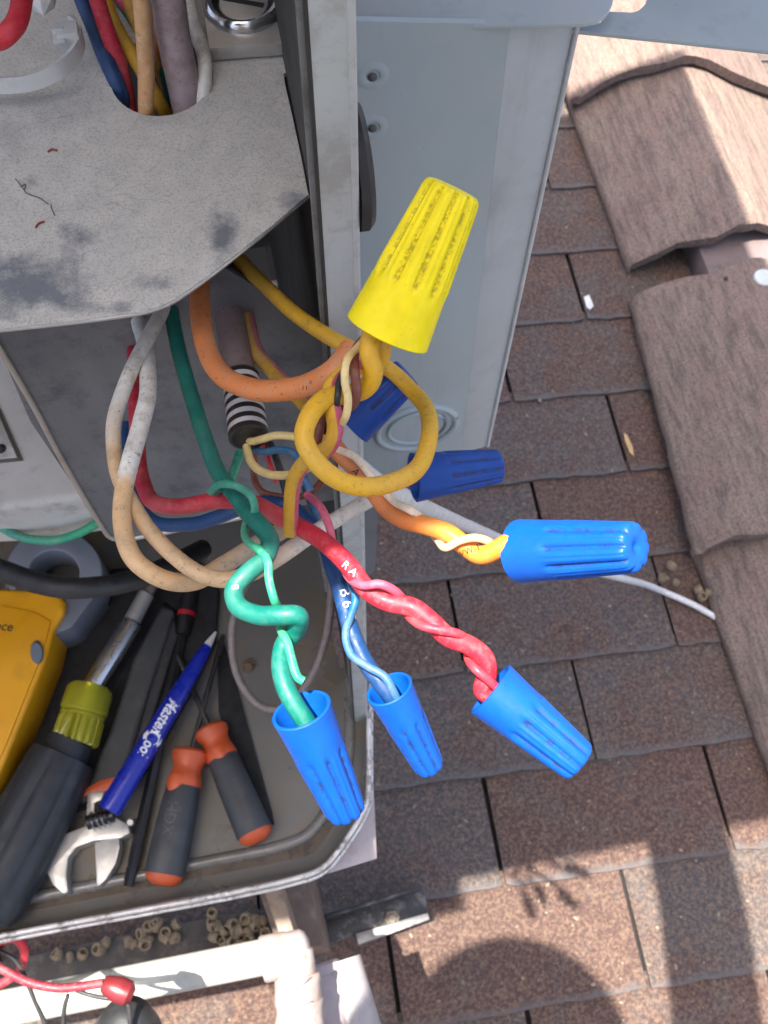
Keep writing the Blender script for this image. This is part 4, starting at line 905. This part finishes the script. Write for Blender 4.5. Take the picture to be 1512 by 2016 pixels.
# PVC condensate pipe
pipe = thing('drain_pipe', hz(300, 1950, .90), 'white plastic drain pipe with elbow running along the front', 'pipe')
M_pvc = plain('white_pvc', (.46, .455, .40), .35, 0, .04, 10, (.5, .46, .38), .35, 25)
M_mauvec = plain('painted_crease_shadow', (.22, .15, .15), .8)  # shadow lines in the wrap, painted as thin dark strands
M_fit = plain('dirty_pvc_fitting', (.36, .30, .28), .5, 0, .12, 25, (.30, .17, .09), .75, 28, .1, 200)
DP = .90
pp = [hz(x, y, DP) for x, y in [(-420, 2070), (0, 1989), (300, 1928), (540, 1880)]]
rp = 68 / 2 * depth(hz(300, 1930, DP)) / F
link('straight_pipe', tube_mesh('straight_pipe', [pp[0].lerp(pp[3], t / 12) for t in range(13)], rp, 32), M_pvc, pipe)
ed = (pp[3] - pp[0]).normalized(); sa = hz(516, 1889, DP); sb_ = hz(604, 1870, DP)
def lumpy(me, amp, sc, seed):
    for v in me.vertices:
        n = mnoise.noise(v.co * sc + Vector((seed, 0, 0))); v.co += v.normal * n * amp
    me.update(); return me
lathe('elbow_socket', sa, sb_, [(0, rp), (0, rp * 1.24), (.05, rp * 1.30), (.55, rp * 1.28), (.6, rp * 1.22), (.9, rp * 1.22), (1, rp * 1.05), (1.08, rp * .6), (1.08, 0)], M_fit, pipe, seg=32)
da = hz(580, 1872, DP - .002); db = hz(598, 2100, DP + .004)
link('elbow', lumpy(lathe_mesh('elbow', da, db, [(0, 0), (-.06, rp * .7), (0, rp * 1.1)] + [(t / 40, rp * 1.12) for t in range(2, 41)], 32), .0007, 160, 1), M_fit, pipe)
def wrap(t0, t1, r0, r1, tilt, seed):
    A_, B_ = da.lerp(db, t0), da.lerp(db, t1)
    me_ = lathe_mesh('tape_wrap', A_, B_, [(0, rp * 1.1)] + [(k / 14, rp * (r0 + (r1 - r0) * k / 14) * (1 + .012 * math.sin(k * .9))) for k in range(15)] + [(1, rp * 1.1)], 36)
    link('tape_wrap', lumpy(me_, .0030, 55, seed), M_fit, pipe)
wrap(.22, .46, 1.30, 1.38, 0, 2); wrap(.44, .72, 1.40, 1.34, 0, 5); wrap(.70, 1.0, 1.34, 1.4, 0, 9)
for i_, pts in enumerate(([(566, 1935), (580, 1942), (596, 1938), (610, 1924)], [(572, 1992), (584, 1996), (592, 1982), (604, 1976), (612, 1972)])):
    link('wrap_crease', tube_mesh('wrap_crease', catmull([hz(x, y, DP - rp * 1.40) for x, y in pts], 5), .0005, 6), M_mauvec, pipe)
cpl = thing('pipe_coupling', hz(670, 1950, .97), 'pale pinkish plastic coupling right of the white elbow', 'pipe fitting')
lathe('coupling', hz(612, 1905, .98), hz(668, 2110, .98), [(0, 0), (0, .024), (.03, .027), (.12, .027), (.13, .0245), (1, .0245), (1, 0)], plain('pink_pvc', (.30, .245, .24), .45, 0, .06, 25, (.4, .32, .3), .5, 40), cpl, seg=36)
lathe('coupling_rim', hz(662, 1896, .985), hz(706, 2050, .985), [(0, .018), (0, .0225), (1, .0225), (1, .018)], plain('white_rim', (.34, .31, .30), .5), cpl, seg=32)
# red and black leads hanging at the lower left
wire('red_lead', [(-60, 1880, .70), (-10, 1858, .70), (30, 1848, .70), (48, 1868, .70), (44, 1900, .70), (22, 1925, .70), (-20, 1945, .70), (-60, 1950, .7)], 17, C_red, 'looped thin red lead at the lower left edge', zref=.7)
rl = wire('red_cable', [(-60, 1880, .68), (0, 1906, .68), (55, 1933, .68), (110, 1945, .68), (160, 1942, .68), (205, 1936, .68)], 18, C_redold, 'dark red cable leading to a burgundy plug over the white pipe', zref=.68, cat='cable')
lathe('plug', at(203, 1936, .68), at(262, 1960, .68), [(0, 0), (0, .0048), (.1, .0062), (.5, .0085), (.85, .0080), (1, .0045), (1, 0)], plain('burgundy_plug', (.16, .018, .022), .35), rl, seg=20)
for pts, lb in (([(-20, 1866, .69), (30, 1890, .69), (52, 1930, .69), (70, 1975, .69), (96, 2030, .69)], 'thin black lead curving down past the red loop'),
                ([(134, 1958, .70), (128, 1980, .70), (124, 2030, .70)], 'short straight black lead dropping over the white pipe'),
                ([(150, 1950, .69), (190, 1962, .69), (225, 1968, .69), (250, 1976, .69), (256, 2000, .69), (254, 2040, .69)], 'thin black lead passing under the burgundy plug')):
    wire('black_lead', pts, 9, C_blk, lb, zref=.69)
lathe('rubber_boot', at(250, 2080, .74), at(250, 1996, .70), [(0, 0), (0, .026), (.5, .025), (.85, .018), (1, .008), (1.02, 0)], M_rubber, seg=28)
tag(bpy.data.objects['rubber_boot'], 'round black rubber boot at the bottom edge', 'rubber boot')

# seed pods
M_pod = plain('dry_pod', (.20, .145, .085), .85, 0, .25, 200, (.13, .1, .06), .7, 300)
pod_me = lathe_mesh('seed_pod', Vector((0, 0, 0)), Vector((0, 0, .010)), [(0, 0), (0, .0035), (.3, .0062), (.7, .0068), (1, .0060), (1.0, .0042), (.5, .0032), (.35, 0)], seg=12)
pod_me.materials.append(M_pod)
pods = [(412, 1822, .05), (428, 1812, .02), (452, 1818, .02), (488, 1805, .02), (512, 1808, .02), (434, 1840, .05), (470, 1848, .05), (522, 1842, .05), (540, 1838, .05), (490, 1862, .05), (430, 1868, .05), (445, 1862, .05), (458, 1880, .05), (408, 1882, .05), (288, 1835, .02), (312, 1830, .02), (328, 1840, .02), (300, 1846, .02), (345, 1838, .02), (318, 1852, .02), (262, 1852, .02), (214, 1862, .02), (205, 1872, .02), (120, 1885, .02), (145, 1882, .02), (160, 1887, .02), (342, 1900, .05), (376, 1896, .05), (465, 1866, .05), (240, 1920, .05), (1318, 1122, .008), (1300, 1146, .006), (1326, 1152, .006), (1368, 1166, .006), (1378, 1178, .006), (1392, 1174, .006)]
rr_ = random.Random(3)
pods = [(x, y, h) for x, y, h in pods if y > 1200] + [(rr_.uniform(370, 545), rr_.uniform(1800, 1880), rr_.choice((.03, .05))) for _ in range(22)] + [(rr_.uniform(255, 350), rr_.uniform(1826, 1858), .03) for _ in range(7)] + [p for p in pods if p[1] < 1200]
NP = len(pods) - 6
for i, (x, y, h) in enumerate(pods):
    o = bpy.data.objects.new('seed_pod', pod_me); COL.objects.link(o); h = h if i >= NP else (.051 if y > 1878 - (x - 60) * .2095 else .004); o.location = rf(x, y, h + .006)
    o.rotation_euler = (random.uniform(-1.3, 1.3), random.uniform(-1.3, 1.3), random.uniform(0, 6)); s = random.uniform(.85, 1.15) * (.98 if i < NP else 1.05); o.scale = (s, s, s * random.uniform(.8, 1.3))
    if i < NP: tag(o, 'dry brown seed pod among those scattered under the unit', 'seed pod', 'seed pods under the unit')
    else: tag(o, 'dry seed pod on the shingles near the pale cable and tile edge', 'seed pod', 'seed pods by the tile edge')
def grit():
    rnd = random.Random(11); bm = bmesh.new()
    for k in range(420):
        x, y = rnd.uniform(-.3, .62), rnd.uniform(-.12, 1.1); r_ = rnd.uniform(.0007, .0022) * (1.6 if rnd.random() < .06 else 1)
        p = roof_xy(x, y, .0045); mt_ = Matrix.Translation(p) @ Matrix.Rotation(rnd.uniform(0, 6), 4, 'Z') @ Matrix.Diagonal((r_ * rnd.uniform(.7, 2.2), r_, r_ * .7, 1))
        bmesh.ops.create_icosphere(bm, subdivisions=1, radius=1, matrix=mt_)
    o = link('roof_grit', from_bm(bm, 'roof_grit'), plain('grit', (.22, .18, .13), .9, 0, .5, 12), origin=ROOF_O.copy()); tag(o, 'loose pale grit scattered over the roof shingles', 'grit', None, 'stuff')
grit()
def chip(name, px, label, mat, cat):
    prism(name, [rf(x, y, .008) for x, y in px], ROOF_N * -.003, mat, bev=.0006); tag(bpy.data.objects[name], label, cat)
chip('plastic_chip', [(1150, 584), (1160, 580), (1169, 602), (1162, 609), (1155, 604)], 'small white plastic chip stuck in a shingle slot', plain('white_chip', (.7, .68, .62), .5), 'plastic chip')
chip('dry_leaf', [(1228, 852), (1235, 856), (1246, 880), (1248, 897), (1240, 890), (1231, 868)], 'narrow dry yellow leaf in a shingle slot', plain('dry_leaf_tan', (.5, .32, .14), .7), 'leaf')

# ------------------------------------------------------------------ the person taking the picture (outside the frame, throws the rounded shadow)
def person():
    V = [(-.17, -.52, .95, .15, .11), (-.17, -.50, 1.12, .15, .11), (-.17, -.44, 1.30, .18, .12), (-.165, -.34, 1.43, .11, .09), (-.17, -.24, 1.50, .06, .06), (-.165, -.16, 1.545, .085, .09), (-.155, -.12, 1.57, .08, .08),
         (.04, -.40, 1.40, .065, .06), (.12, -.20, 1.37, .06, .055), (.15, .0, 1.42, .060, .055), (.15, .17, 1.48, .056, .05), (.15, .32, 1.54, .05, .04),
         (-.37, -.40, 1.38, .065, .06), (-.36, -.26, 1.20, .052, .05), (-.22, -.17, 1.29, .042, .04), (-.12, -.15, 1.345, .032, .028), (-.09, -.14, 1.36, .03, .02),
         (-.06, -.55, .80, .10, .10), (-.05, -.50, .45, .07, .07), (-.05, -.55, .10, .05, .05), (-.05, -.46, .06, .045, .04),
         (-.28, -.55, .80, .10, .10), (-.29, -.50, .45, .07, .07), (-.29, -.55, .10, .05, .05), (-.29, -.46, .06, .045, .04)]
    E = [(0, 1), (1, 2), (2, 3), (3, 4), (4, 5), (5, 6), (2, 7), (7, 8), (8, 9), (9, 10), (10, 11), (2, 12), (12, 13), (13, 14), (14, 15), (15, 16), (0, 17), (17, 18), (18, 19), (19, 20), (0, 21), (21, 22), (22, 23), (23, 24)]
    me = bpy.data.meshes.new('person'); me.from_pydata([v[:3] for v in V], E, [])
    o = bpy.data.objects.new('person', me); COL.objects.link(o)
    md = o.modifiers.new('skin', 'SKIN'); o.modifiers.new('sub', 'SUBSURF').levels = 2
    for i, v in enumerate(V):
        me.skin_vertices[0].data[i].radius = v[3:5]; me.skin_vertices[0].data[i].use_root = i == 0
    me2 = bpy.data.meshes.new_from_object(o.evaluated_get(bpy.context.evaluated_depsgraph_get()))
    bpy.data.objects.remove(o)
    o = link('person', finish(me2, 180), plain('pale_bounce_clothes', (.62, .58, .50), .8), origin=Vector((-.17, -.5, .05)))  # clothes made pale to bounce light onto the cabinet
    h = lathe('sun_hat', Vector((-.154, -.115, 1.57)), Vector((-.154, -.115, 1.71)), [(0, .10), (.06, .130), (.12, .14), (.14, .14), (.2, .10), (.8, .09), (1, .04), (1, 0)], plain('straw', (.35, .26, .14), .8), o, seg=32)
    tag(o, 'person in pale light-bouncing clothes and sun hat leaning over the open unit', 'person')
person()
